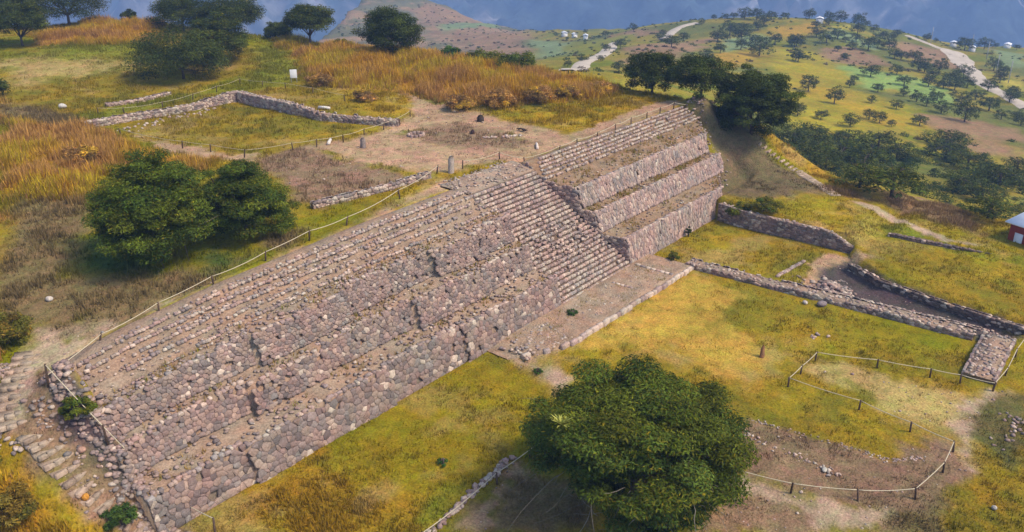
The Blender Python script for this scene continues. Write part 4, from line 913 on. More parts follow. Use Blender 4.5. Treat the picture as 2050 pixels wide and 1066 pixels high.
# ---------------------------------------------------------------- rope fences
def fence(label, key, ph=.85, rr=.032, sag=.10, posts=None, closed=False, skip=()):
    P = T['fence'][key]; B = [(x, y, hgt(x, y)) for x, y in P]
    root = empty('rope_fence', B[0]); tag(root, label, 'fence'); b0 = np.array(B[0])
    tops = []
    for i, b in enumerate(B):
        h = ph * rng.uniform(.92, 1.08); lean = rng.normal(0, .08, 2)
        tops.append(np.array((b[0] + lean[0], b[1] + lean[1], b[2] + h)))
        if i in skip: continue
        a = Acc(); c = np.array([.10, .065, .045]) * rng.uniform(.7, 1.3)
        tube(a, [(0, 0, -.2), (lean[0] * .5, lean[1] * .5, h * .5), (lean[0], lean[1], h), (lean[0], lean[1], h + .03)], [.075, .07, .065, .03], 7, c)
        link('post', a.mesh('post', M_WOOD), root, np.array(b) - b0)
    a = Acc()
    for i in range(len(tops) - 1):
        p, q = tops[i], tops[i + 1]; L = np.linalg.norm(q - p); t = np.linspace(0, 1, 9)[:, None]
        pts = p + (q - p) * t; pts[:, 2] -= (4 * t * (1 - t))[:, 0] * sag * min(2, L / 5) * rng.uniform(.5, 1.3) + .04
        tube(a, pts, rr, 5)
    link('rope', a.mesh('rope', M_ROPE, B[0]), root)
    return root
fence('rope fence along the terrace edge above the left wing of the platform', 'edge', sag=.12)
fence('rope fence running along the path above the right wing of the platform', 'edge2', sag=.2)
fence('rope fence dropping down the left end of the platform', 'left', ph=1.5, sag=.08)
fence('rope fence on the grass around the back of the upper court', 'court', sag=.1, rr=.022)
fence('rope fence along the front edge of the upper court lawn', 'court2', sag=.12, rr=.026)
fence('rope fence looping round the dirt patch and grass on the lower plaza', 'loop', sag=.12)
fence('rope fence beside the rubble strip at the right frame edge', 'strip', sag=.1)
fence('rope fence running from the bottom edge under the big tree', 'low', sag=.12)

# ---------------------------------------------------------------- trees
GREENS = [(.068, .098, .012), (.085, .115, .012), (.050, .080, .012), (.100, .120, .012), (.072, .104, .016)]
def leaf_cards(pos, nrm, size, col):
    n = len(pos)
    r = rng.normal(size=(n, 3)); a = np.cross(nrm, r); a /= np.linalg.norm(a, axis=1)[:, None] + 1e-9
    b = np.cross(nrm, a)
    l = size[:, None]; w = l * rng.uniform(.20, .38, (n, 1))
    V = np.stack([pos - a * l, pos + b * w, pos + a * l, pos - b * w], 1).reshape(-1, 3)
    # droop the tips a little
    V[0::4, 2] -= size * .15; V[2::4, 2] -= size * .15
    F = np.arange(4 * n).reshape(-1, 4)
    return V, F, np.repeat(col, 4, axis=0)
def crown(W, Hh, base, nl, nleaf, ls, greens=GREENS, flat=.55, lob=.34, yellow=.0, off=(0, 0), shape=1.0):
    """leafy crown made of many small lobes of leaf faces; returns arrays and lobe centres"""
    a = W / 2; zc = Hh * (1 + base) / 2; c = Hh * (1 - base) / 2
    k = np.arange(nl) + .5; zz = 1 - 1.62 * k / nl; ph = k * 2.39996 + rng.uniform(0, 6)
    rr = np.sqrt(np.maximum(0, 1 - zz * zz)) ** shape
    D = np.stack([rr * np.cos(ph), rr * np.sin(ph), zz], 1)
    fac = rng.uniform(.56, .92, nl)[:, None]; fac[rng.random(nl) < .18] *= .55; fac[rng.random(nl) < .15] *= 1.13
    C = D * fac * np.array([a, a, c]) + np.array([off[0], off[1], zc]) + rng.normal(0, a * .05, (nl, 3))
    Rl = a * lob * rng.uniform(.62, 1.25, nl)
    per = np.maximum(8, (nleaf * Rl**2 / np.sum(Rl**2)).astype(int))
    pos = []; nrm = []; col = []
    G = np.array(greens)
    for i in range(nl):
        m = per[i]; d = rng.normal(size=(m, 3)); d[:, 2] = d[:, 2] * .9 + .25; d /= np.linalg.norm(d, axis=1)[:, None]
        r = rng.random((m, 1)) ** .42
        # lobes built of thin storeys, as on a thorn tree
        p = d * r * Rl[i] * np.array([1, 1, flat])
        st = Rl[i] * flat * .5; p[:, 2] = np.round(p[:, 2] / st) * st + rng.normal(0, st * .25, m)
        pos.append(C[i] + p)
        nn = d * .55 + np.array([0, 0, .75]) + rng.normal(0, .42, (m, 3)); nrm.append(nn / np.linalg.norm(nn, axis=1)[:, None])
        g = G[rng.integers(len(G))] * rng.uniform(.65, 1.4)
        yl = yellow * rng.uniform(.2, 2.2)
        cc = g * rng.uniform(.5, 1.6, (m, 1)); yy = rng.random(m) < yl; cc[yy] = np.array([.13, .125, .012]) * rng.uniform(.7, 1.3, (int(yy.sum()), 1)); y = rng.random(m) < .05; cc[y] = cc[y] * np.array([2.0, 1.55, 1.0]); col.append(cc)
    pos = np.concatenate(pos); nrm = np.concatenate(nrm); col = np.concatenate(col)
    keep = pos[:, 2] > .15
    pos, nrm, col = pos[keep], nrm[keep], col[keep]
    return (*leaf_cards(pos, nrm, ls * rng.uniform(.55, 1.35, len(pos)), col), C, Rl)
def trunk_mesh(C, Hh, base, rad, nlimb=9, bark=(.085, .065, .05), fork=.35, lean=(0, 0)):
    a = Acc(); zt = max(.5, Hh * fork); top = np.array((lean[0], lean[1], zt))
    tube(a, [(0, 0, -.3), (lean[0] * .3, lean[1] * .3, zt * .5), top], [rad * 1.25, rad, rad * .85], 8, bark)
    idx = rng.permutation(len(C))[:nlimb]
    for i in idx:
        e = C[i]; mid = (top + e) / 2 + np.array([0, 0, .12 * np.linalg.norm(e - top)]) + rng.normal(0, .05 * Hh, 3)
        t = np.linspace(0, 1, 6)[:, None]
        P = (1 - t)**2 * top + 2 * t * (1 - t) * mid + t * t * e
        tube(a, P, np.linspace(rad * .55, rad * .12, 6), 6, np.array(bark) * rng.uniform(.8, 1.5))
        for _ in range(2):
            s = P[3]; e2 = s + rng.normal(0, .14 * Hh, 3); tube(a, [s, (s + e2) / 2 + rng.normal(0, .03 * Hh, 3), e2], [rad * .25, rad * .16, rad * .05], 5, np.array(bark) * rng.uniform(.8, 1.6))
    return a.mesh('trunk', M_BARK)
def tree(name, label, loc, W, Hh, base=.2, nl=40, nleaf=9000, ls=.22, rad=None, cat='tree', group=None, yellow=.0, flat=.55, lob=.34, limbs=9, greens=GREENS, shape=1.0, fork=.35):
    V, F, c, C, Rl = crown(W, Hh, base, nl, nleaf, ls, greens, flat, lob, yellow, shape=shape)
    o = empty(name, loc, 0); tag(o, label, cat, group)
    link('crown', mesh_np('crown', V, F, M_LEAF, c), o)
    link('trunk', trunk_mesh(C, Hh, base, rad or max(.1, Hh * .028), limbs, fork=fork), o)
    return o
NT = T['near']
def gz(x, y, d=0): return (x, y, hgt(x, y) + d)
# the big tree in front
fgx, fgy = -20.3, -20.6
fg = tree('thorn_tree', 'large spreading dark green thorn tree in the foreground at the lower plaza', gz(fgx, fgy), 13.4, 9.7, .06, 170, 180000, .135, .34, flat=.28, lob=.215, limbs=30, yellow=.16, fork=.28)
a = Acc()
for _ in range(90):                               # bare grey twigs hanging out of the lower crown
    th = rng.uniform(0, 6.28); u = rng.uniform(-.8, .2); rr = math.sqrt(max(0, 1 - u * u)) * 6.2 * rng.uniform(.75, .98)
    p = np.array((rr * math.cos(th), rr * math.sin(th), 5.0 + u * 4.2)); P = [p]
    d = np.array((math.cos(th), math.sin(th), .2)) * .3
    for k in range(5):
        d = d + rng.normal(0, .16, 3) + np.array((0, 0, -.09)); P.append(P[-1] + d * .8)
    P = np.array(P); P[:, 2] = np.maximum(P[:, 2], .2)
    tube(a, P, np.linspace(.026, .009, 6), 4, np.array([.22, .19, .15]) * rng.uniform(.6, 1.3))
tag(link('twigs', a.mesh('twigs', M_BARK), fg), kind='stuff')
tree('thorn_tree', 'tall bushy green tree at left, taller of the pair above the rope', gz(-27.6, 19.4), 9.2, 9.0, -.16, 150, 95000, .125, .26, flat=.42, lob=.25, limbs=16, yellow=.12, fork=.2)
tree('thorn_tree', 'lower rounded green tree, right half of the pair above the rope', gz(-20.4, 18.2), 7.8, 6.4, -.16, 120, 70000, .125, .24, flat=.42, lob=.25, limbs=14, yellow=.10, fork=.2)
DK = [(.044, .060, .012), (.056, .074, .012), (.036, .052, .012), (.066, .084, .014)]
mid_trees = [('midA', 'broad dark tree standing behind the upper court, nearer of two overlapping crowns'), ('midB', 'tree behind and right of the broad dark court tree'),
 ('backA', 'left tree of the dark pair on the skyline above the court'), ('backB', 'right tree of the dark pair on the skyline above the court'),
 ('farL', 'big dark skyline tree left of the yellow rise'), ('edgeA', 'open crowned tree with a thin trunk near the top left corner'), ('edgeB', 'dark tree cut by the left frame edge in the top corner'),
 ('slim', 'flat topped tree with a visible trunk alone on the skyline'), ('slimB', 'small round tree left of the flat topped skyline tree')]
for k, lab in mid_trees:
    x, y, z, W, h = NT[k]; Hh = max(2.5, h * (.78 if k == 'midA' else .92 if k.startswith('back') else 1.02))
    tree('thorn_tree', lab, gz(x, y), W * .98, Hh, -.04 if k not in ('slim', 'edgeA') else .26, 80, 28000 if W > 9 else 15000, .18, flat=.5, greens=DK, lob=.29, fork=.2, yellow=.08)
tree('thorn_tree', 'big rounded dark tree on the brow beside the amber scrub', gz(42.6, 66.2), 10.0, 8.0, -.12, 100, 34000, .18, flat=.5, greens=DK, lob=.29, fork=.15)
tree('thorn_tree', 'dark dome of a tree left of the pair at the right end of the terrace', gz(48.5, 19.6, .3), 8.3, 5.6, -.04, 50, 22000, .17, greens=DK, fork=.12, lob=.28)
tree('thorn_tree', 'thin trunked tree in the middle at the right end of the terrace', gz(47.0, 11.2, .1), 8.8, 5.8, .02, 60, 16000, .17, greens=DK, lob=.28)
tree('thorn_tree', 'largest dark tree at the right end of the terrace spilling down the slope', gz(47.6, 3.8, -.2), 11.2, 9.0, -.06, 110, 52000, .18, flat=.42, greens=DK, lob=.23, fork=.12)
tree('shrub', 'dark shrub cut by the left frame edge beside the pale patch', gz(-12.6, 87.6), 5.6, 2.9, .02, 18, 3500, .24, cat='shrub', greens=DK)
tree('shrub', 'bright green bush beside the rounded tree on the brow', gz(45.4, 55.5), 3.6, 2.4, .0, 14, 3000, .18, cat='shrub', greens=[(.05, .11, .02), (.06, .12, .02)])
tree('shrub', 'low spreading shrub on the brow, left of its pair', gz(46.6, 49.5), 6.0, 2.2, .02, 18, 3500, .22, cat='shrub', yellow=.3)
tree('shrub', 'low dark shrub on the brow, right of its pair', gz(47.2, 43.0), 7.0, 2.6, .02, 18, 4200, .22, cat='shrub', yellow=.15)
tree('shrub', 'tiny shrub on the skyline between the two lone trees', gz(44.0, 80.5), 3.4, 1.6, .05, 10, 1500, .22, cat='shrub', greens=DK)
tree('shrub', 'tiny shrub on the yellow skyline rise', gz(31.5, 129.5), 4.0, 2.4, .05, 10, 1500, .26, cat='shrub', greens=DK)
tree('shrub', 'green bush on the left bank touching the rope', gz(-41.2, 6.6), 2.1, 1.7, .0, 14, 3600, .11, cat='shrub', yellow=.3)
tree('shrub', 'fresh green bush at the bottom edge on the left', gz(-42.0, 1.4), 2.0, 1.3, .0, 14, 3400, .11, cat='shrub', greens=[(.055, .10, .02), (.07, .11, .02)])
tree('shrub', 'small green bush at the corner of the low platform and plaza wall', gz(16.6, -2.6), 1.5, 1.3, .0, 9, 1500, .10, cat='shrub', yellow=.6)
tree('shrub', 'little weed at the left foot of the staircase', gz(-.6, -1.9, .2), 1.2, .6, .0, 7, 900, .09, cat='shrub', greens=[(.07, .13, .03)])
tree('shrub', 'leafy vine spilling over the near end of the dark retaining wall', gz(32.0, -5.5), 3.6, 1.2, .0, 12, 2600, .15, cat='shrub', yellow=.7)
tree('shrub', 'dark creeper hanging over the dark retaining wall where it meets the platform', gz(31.3, -2.6, .6), 3.4, 2.0, .0, 14, 3600, .13, cat='shrub', yellow=.3)
tree('shrub', 'dark weeds at the foot of the right wing wall', gz(24.2, -.25), .8, 1.3, .0, 9, 1600, .07, cat='shrub', greens=DK)
tree('shrub', 'small green tuft on the lawn below the left wing', gz(-10.6, -5.6), .9, .5, .0, 6, 500, .09, cat='shrub', greens=[(.06, .12, .02)])
tree('shrub', 'small green tuft among the amber grass below the left wing', gz(-24.4, -8.0), .9, .4, .0, 6, 500, .09, cat='shrub', greens=[(.05, .11, .02)])

AMB = [(.20, .13, .02), (.16, .12, .02), (.12, .11, .02)]
tree('shrub', 'amber brown bush at the left edge above the steps', gz(-40.4, 17.6), 3.6, 1.9, .0, 22, 6000, .14, cat='shrub', greens=AMB, yellow=.3)
tree('shrub', 'green bush right against the left frame edge by the upper steps', gz(-44.6, 13.4), 2.6, 1.8, .0, 18, 4000, .13, cat='shrub', greens=[(.06, .09, .015), (.10, .11, .02)])
tree('shrub', 'olive bush at the left frame edge beside the narrow steps', gz(-46.7, 8.4), 3.0, 2.0, .0, 18, 5000, .13, cat='shrub', greens=AMB, yellow=.5)
tree('shrub', 'rusty bush in the bottom left corner', gz(-46.5, 4.8), 3.2, 1.8, .0, 18, 5500, .12, cat='shrub', greens=AMB)

RUST = [(.36, .20, .05), (.29, .16, .05), (.40, .25, .03), (.24, .15, .05)]
for (bx_, by_, W, lab) in ((24.5, 34.5, 4.2, 'rusty dry bush at the near corner of the amber scrub'), (28.5, 31.0, 5.0, 'second rusty bush along the near edge of the amber scrub'), (32.5, 27.5, 4.4, 'third rusty bush along the near edge of the amber scrub'), (36.5, 25.5, 3.8, 'brown bush in front of the amber scrub towards the dark trees'),
        (22.5, 60.5, 4.0, 'brown bush right beside the white board'), (20.0, 48.0, 3.0, 'low brown bush above the right court wall'), (41.5, 24.0, 3.6, 'last brown bush of the amber scrub before the dark trees'), (-20.5, 46.0, 3.6, 'rusty bush at the tip of the amber grass left of the court')):
    tree('dry_bush', lab, gz(bx_, by_), W, W * .42, .0, 20, 4200, .16, cat='bush', group='dry rusty bushes of the terrace', greens=RUST, fork=.1)

# pale spiky plant perched on the big tree
br = empty('spiky_plant', (fgx - 5.0, fgy + 2.2, 8.05)); tag(br, 'pale yellow spiky plant perched in the left of the big foreground tree', 'plant')
for k in range(26):
    th = k * 2.4; el = rng.uniform(.15, 1.25); L = rng.uniform(.6, 1.0); d = np.array((math.cos(th) * math.cos(el), math.sin(th) * math.cos(el), math.sin(el)))
    s = np.cross(d, (0, 0, 1)); s /= np.linalg.norm(s); w = .07
    P = [d * 0, d * L * .5 + s * w, d * L + np.array((0, 0, -.12)), d * L * .5 - s * w]
    link('leaf', mesh_np('leaf', P, [np.array([(0, 1, 2, 3)])], M_LEAF, np.array([(.42, .42, .09)] * 4)), br)

# hillside trees: four kinds built once, then copied
protos = []
for k in range(5):
    V, F, c, C, Rl = crown(1.0, .80 if k < 4 else 1.6, -.02, 26, 1500, .042, DK, .5, .34, .08)
    cm = mesh_np('crown', V, F, M_LEAF, c); tm = trunk_mesh(C, .82, .1, .025, 4, fork=.2); protos.append((cm, tm))
def hill_tree(i, x, y, W, label, group, sx=1.0, k=None, name='hill_tree', hk=1.0):
    cm, tm = protos[(k if k is not None else i % 4)]
    o = empty(name, (x, y, hgt(x, y) - .15), rng.uniform(0, 6.28)); s = W * sx; o.scale = (s, s, s * rng.uniform(.82, 1.12) * hk)
    tag(o, label, 'tree', group); link('crown', cm, o); link('trunk', tm, o)
    return o
ORD = ['leftmost', 'second', 'third', 'fourth', 'fifth', 'sixth', 'seventh', 'eighth', 'ninth', 'tenth', 'eleventh', 'twelfth', 'thirteenth', 'fourteenth', 'fifteenth', 'sixteenth', 'seventeenth', 'eighteenth', 'nineteenth', 'twentieth']
def hill_bands(key, bands, group, mx):
    # trees of one hillside told apart by the strip of slope they stand on and their order along it
    dist = [math.hypot(x - CAM[0], y - CAM[1]) for x, y, W in T[key]]
    for lo, hi, label in bands:
        idx = [i for i, d in enumerate(dist) if lo <= d < hi]; idx.sort(key=lambda i: -math.atan2(T[key][i][1] - CAM[1], T[key][i][0] - CAM[0]))
        for r, i in enumerate(idx):
            x, y, W = T[key][i]; hill_tree(i, x, y, W, label + (', leftmost' if r == 0 else ', %s from the left' % ORD[r]), group, mx)
def hill_group(key, label, group, mx=1.0, ordinal=False, hk=1.0):
    az = [-math.atan2(y - CAM[1], x - CAM[0]) for x, y, W in T[key]]; rank = np.argsort(np.argsort(az))
    for i, (x, y, W) in enumerate(T[key]):
        lab = label if not ordinal else label + (', leftmost' if rank[i] == 0 else ', %s from the left' % ORD[rank[i]])
        hill_tree(i, x, y, W, lab, group, mx, hk=hk)
hill_bands('hill', [(0, 215, 'tree low on the right hillside above the gully'), (215, 245, 'tree on the yellow lower slope of the right hillside'), (245, 290, 'tree across the middle of the right hillside'), (290, 345, 'tree level with the pale green field'), (345, 400, 'tree just above the pale green field'), (400, 450, 'tree on the brown upper slope of the right hillside'), (450, 9999, 'tree on the crest of the right hillside')], 'trees dotted over the right hillside', 1.3)
for i, ((x, y, W), lab) in enumerate(zip(T['field'], ['lone rounded tree in the middle of the pale green field', 'second tree along the upper edge of the pale green field', 'tree at the lower rim of the pale green field, left of the field notch',
      'dark tree just below the rim of the pale green field', 'crooked small tree at the right tip of the pale green field', 'tree beyond the right tip of the pale green field'])): hill_tree(i, x, y, W, lab, 'trees round the pale green field', 1.15)
hill_group('road', 'dark tree beside the wide pale road near the right edge', 'trees along the right hand road', ordinal=True)
hill_tree(0, *[(v[0], v[1]) for v in [T['road'][7]]][0], 6.5, 'pointed dark conifer below the wide pale road', 'conifers', k=4)
hill_bands('slope', [(0, 300, 'small tree near the lower far road behind the terrace trees'), (300, 370, 'small tree on the lower slope between the far roads'), (370, 440, 'small tree by the bright green patch between the far roads'), (440, 500, 'small tree high on the slope between the far roads'), (500, 9999, 'tiny tree along the far ridge line between the roads')], 'trees on the slopes between the roads', 1.3)
hill_group('village', 'tiny tree among the white houses on the far saddle', 'trees of the far hamlet', ordinal=True)
hill_group('gully', 'dense green tree in the gully right of the pale steps', 'trees filling the gully by the steps', 1.3, True, .72)
hill_group('gully2', 'dense green tree in the wood behind the white roofed house', 'trees in the wood behind the house', 1.3, True, .72)

# scrub on the hills: uncountable low bushes
def scrub():
    n = 5600; x = rng.uniform(60, 580, n); y = rng.uniform(-60, 560, n)
    d = np.hypot(x - CAM[0], y - CAM[1]); ang = np.degrees(np.arctan2(y - CAM[1], x - CAM[0]))
    k = ((d < 560) & (ang > 6) & (ang < 45)) | ((d > 420) & (ang > 36) & (ang < 50)); x, y = x[k], y[k]
    w = fbm(x / 45, y / 45, 201); k = rng.random(len(x)) < sst((w - .46) / .14) * .9 + .05; x, y = x[k], y[k]
    z = ground(x, y); pos = []; nrm = []; col = []; siz = []
    for i in range(len(x)):
        s = rng.uniform(.4, 1.6); m = int(26 + 20 * s); dd = rng.normal(size=(m, 3)); dd[:, 2] = np.abs(dd[:, 2]); dd /= np.linalg.norm(dd, axis=1)[:, None]
        pos.append(np.array((x[i], y[i], z[i])) + dd * np.array((s, s, s * .7)) * rng.uniform(.4, 1, (m, 1))); nrm.append(dd + rng.normal(0, .3, (m, 3)))
        g = np.array(DK[rng.integers(4)]) * rng.uniform(.9, 1.7) if rng.random() < .8 else np.array((.09, .06, .03))
        col.append(np.broadcast_to(g, (m, 3)) * rng.uniform(.7, 1.3, (m, 1))); siz.append(np.full(m, .16 + .16 * s))
    nrm = np.concatenate(nrm); nrm /= np.linalg.norm(nrm, axis=1)[:, None]
    V, F, c = leaf_cards(np.concatenate(pos), nrm, np.concatenate(siz), np.concatenate(col))
    tag(link('hillside_scrub', mesh_np('hillside_scrub', V, F, M_LEAF, c)), 'low dark scrub scattered over the far hillsides', 'scrub', kind='stuff')
scrub()
def undergrowth():
    pos = []; nrm = []; col = []; siz = []
    spots = [(x, y) for key in ('gully', 'gully2') for x, y, W in T[key]]
    for (sx, sy) in spots:
        for _ in range(16):
            x, y = sx + rng.normal(0, 6), sy + rng.normal(0, 6); s = rng.uniform(.8, 2.6)
            if x < 53: continue
            m = int(120 * s); dd = rng.normal(size=(m, 3)); dd[:, 2] = np.abs(dd[:, 2]); dd /= np.linalg.norm(dd, axis=1)[:, None]
            pos.append(np.array((x, y, hgt(x, y))) + dd * np.array((s, s, s * .75)) * rng.uniform(.5, 1, (m, 1))); n_ = dd + np.array((0, 0, .5)) + rng.normal(0, .35, (m, 3)); nrm.append(n_)
            g = np.array([(.04, .065, .014), (.06, .085, .014), (.085, .095, .014), (.03, .055, .016)][rng.integers(4)]); col.append(g * rng.uniform(.7, 1.35, (m, 1))); siz.append(rng.uniform(.12, .3, m))
    nrm = np.concatenate(nrm); nrm /= np.linalg.norm(nrm, axis=1)[:, None]
    V, F, c = leaf_cards(np.concatenate(pos), nrm, np.concatenate(siz), np.concatenate(col))
    tag(link('undergrowth', mesh_np('undergrowth', V, F, M_LEAF, c)), 'green undergrowth filling the gully between its trees', 'undergrowth', kind='stuff')
undergrowth()

# ---------------------------------------------------------------- grass
def grass(name, label, box, dens, hmin, hmax, blades, wmul=1.0, thr=0.0, hilo=None):
    x0, x1, y0, y1 = box; n = int((x1 - x0) * (y1 - y0) * dens)
    x = rng.uniform(x0, x1, n); y = rng.uniform(y0, y1, n)
    ang = np.degrees(np.arctan2(y - CAM[1], x - CAM[0])); k = (ang > 1) & (ang < 77); x, y = x[k], y[k]
    # keep off the built parts
    k = ~((x > -40.5) & (x < 44.2) & (y > -.1) & (y < 12.6)) & ~((x > -10.5) & (x < 16.6) & (y > -5.1) & (y <= 0))
    k &= ~((x > 16) & (x < 19.4) & (y > -33) & (y < -4)) & ~((x > 10) & (x < 19.6) & (y > -34.8) & (y < -32.1))
    x, y = x[k], y[k]
    col, tall = cover(x, y)
    clump = sst((fbm(x / 2.6, y / 2.6, 301) - .3) / .35)
    k = rng.random(len(x)) < np.clip(tall * 1.6 - thr, 0, 1) * (.35 + .65 * clump); x, y, col, tall, clump = x[k], y[k], col[k], tall[k], clump[k]
    pt_ = fbm(x / 5, y / 5, 311)[:, None]; am = ((tall > .55) & (y > 5))[:, None]
    col = col * (1 + np.where(y < 5, .05, .5) * sst((tall - .3) / .5))[:, None]; tall = np.where(y < 5, tall * .5, tall)
    col = np.where(am, col * (1 - sst((pt_ - .52) / .1)) + np.array((.44, .24, .06)) * sst((pt_ - .52) / .1), col)
    col = np.where(am, col * (1 - sst((.44 - pt_) / .1)) + np.array((.46, .33, .02)) * sst((.44 - pt_) / .1), col)
    z = ground(x, y); m = len(x)
    h = (hmin + (hmax - hmin) * tall) * (.45 + .75 * clump) * rng.uniform(.6, 1.25, m)
    V = np.zeros((m, blades, 3, 3)); C = np.zeros((m, blades, 3, 3))
    for b in range(blades):
        th = rng.uniform(0, 6.28, m); off = rng.normal(0, .12, (m, 2)) * (1 + h[:, None]); ln = rng.uniform(.15, .6, m) * h
        w = (.030 + .035 * h) * wmul
        bx, by = x + off[:, 0], y + off[:, 1]; px, py = np.cos(th + 1.57) * w, np.sin(th + 1.57) * w
        hh = h * rng.uniform(.6, 1.1, m)
        V[:, b, 0] = np.stack([bx - px, by - py, z - .05], 1); V[:, b, 1] = np.stack([bx + px, by + py, z - .05], 1)
        V[:, b, 2] = np.stack([bx + np.cos(th) * ln, by + np.sin(th) * ln, z + hh], 1)
        cc = col * rng.uniform(.75, 1.35, (m, 1)); r = rng.random(m)
        cc = np.where((r < .18)[:, None] & (tall > .5)[:, None], np.array((.36, .19, .06)), cc)
        C[:, b, :] = cc[:, None]
    V = V.reshape(-1, 3); C = C.reshape(-1, 3)
    tag(link(name, mesh_np(name, V, np.arange(len(V)).reshape(-1, 3), M_GRASS, C)), label, 'grass', kind='stuff')
    return m
g1 = grass('tall_grass', 'tall amber and green grass on the terrace and around the ruin', (-48, 62, -41, 145), 16, .10, 1.25, 5, thr=.0)
g2 = grass('short_turf', 'short yellow green turf on the plaza lawns and near field', (-42, 48, -41, 0), 26, .03, .30, 4, 1.2)

def pebbles():
    n = 14000; x = rng.uniform(-44, 46, n); y = rng.uniform(-36, 60, n)
    k = ~((x > -40.5) & (x < 44.2) & (y > -.1) & (y < 12.4)); x, y = x[k], y[k]
    col, tall = cover(x, y); k = (tall < .24) & (col[:, 2] > .05) & (rng.random(len(x)) < .55); x, y = x[k], y[k]; z = ground(x, y); a = Acc()
    for i in range(len(x)):
        s = rng.uniform(.03, .10) * (1.8 if rng.random() < .05 else 1); V = ICO_V[[0, 1, 2, 3, 4, 6]] * s * rng.uniform(.6, 1.2, (6, 1)); V[:, 2] *= .6
        a.add(ICO_V * s * rng.uniform(.7, 1.2, (12, 1)) * np.array((1, 1, .6)) + np.array((x[i], y[i], z[i] + s * .2)), ICO_F, None, stone_col(1.0, .2))
    tag(link('pebbles', a.mesh('pebbles', M_STONE)), 'loose pebbles strewn over the bare earth', 'pebbles', kind='stuff')
pebbles()

# ---------------------------------------------------------------- roads and tracks
def ribbon(name, P, w, lift=.12, zf=None, mat=None, n=60, wv=.12):
    Q = along([p[:2] for p in P], n); rows = []
    for i, q in enumerate(Q):
        d = Q[min(i + 1, n - 1)] - Q[max(i - 1, 0)]; d = d / (np.linalg.norm(d) + 1e-9); s = np.array((d[1], -d[0]))
        ww = (w(i / (n - 1)) if callable(w) else w) * (1 + wv * math.sin(i * 1.3) * .5); r = []
        for t in (-1, -.5, 0, .5, 1):
            p = q + s * ww / 2 * t; z = zf(p[0], p[1]) if zf else hgt(p[0], p[1]); r.append((p[0], p[1], z + lift * (1 if abs(t) < 1 else -.5)))
        rows.append(r)
    V, q = strip_mesh(rows); m = mesh_np(name, V, q, mat or M_ROAD, None, True); o = link(name, m); tag(o, kind='structure'); return o
ribbon('road', [p[:2] for p in T['line']['roadA']][1:], lambda t: 5 + 2 * math.sin(3.1 * t), .35)
ribbon('road', [p[:2] for p in T['line']['roadA2']], 7, .5)
ribbon('road', [p[:2] for p in T['line']['roadB']], lambda t: 15 - 8 * t, .45)
ribbon('road', [p[:2] for p in T['line']['roadC']], 5, .4)
M_TRACK = mat_flat('pale_track', (.34, .29, .27), ((.02, .8, 1.2, 4),), bst=0)
# worn tracks zigzagging on the mountain side: (distance into the range, sideways) in metres
for path, w in ([(2780, 360), (2720, 385), (2660, 380), (2610, 410)], 5), ([(2800, 590), (2700, 625), (2600, 610), (2480, 640)], 7), ([(2640, 1290), (2560, 1330), (2470, 1320), (2380, 1375)], 7):
    ribbon('mountain_track', [(CAM[0] + MF[0] * d + MR[0] * l, CAM[1] + MF[1] * d + MR[1] * l) for d, l in path], w, 2.0, mount_z, M_TRACK, 24)

# ---------------------------------------------------------------- buildings, sign, poles, small things
M_WHITE = mat_flat('white_sheet_roof', (.74, .74, .74), ((1.5, .93, 1.05, 3),), .5, 0)
M_PLAST = mat_flat('whitewash', (.72, .70, .66), ((1.2, .9, 1.08, 4),), .85, .1)
M_BRICK = mat_flat('red_painted_wall', (.30, .055, .03), ((1.5, .85, 1.15, 4),), .85, .2)
M_DARK = mat_flat('dark_opening', (.02, .02, .022), (), .6, 0)
M_CONC = mat_flat('concrete', (.42, .40, .37), ((2, .85, 1.1, 4),), .9, .2)
M_POLE = mat_flat('grey_pole', (.35, .34, .33), (), .8, 0)
def boxv(x0, x1, y0, y1, z0, z1):
    V = [(x0, y0, z0), (x1, y0, z0), (x1, y1, z0), (x0, y1, z0), (x0, y0, z1), (x1, y0, z1), (x1, y1, z1), (x0, y1, z1)]
    return V, [(0, 3, 2, 1), (4, 5, 6, 7), (0, 1, 5, 4), (1, 2, 6, 5), (2, 3, 7, 6), (3, 0, 4, 7)]
def bx(name, dims, mat, parent, bevel=.0):
    V, q = boxv(*dims); o = link(name, mesh_np(name, V, [np.array(q)], mat), parent)
    if bevel: m = o.modifiers.new('b', 'BEVEL'); m.width = bevel; m.segments = 2
    return o
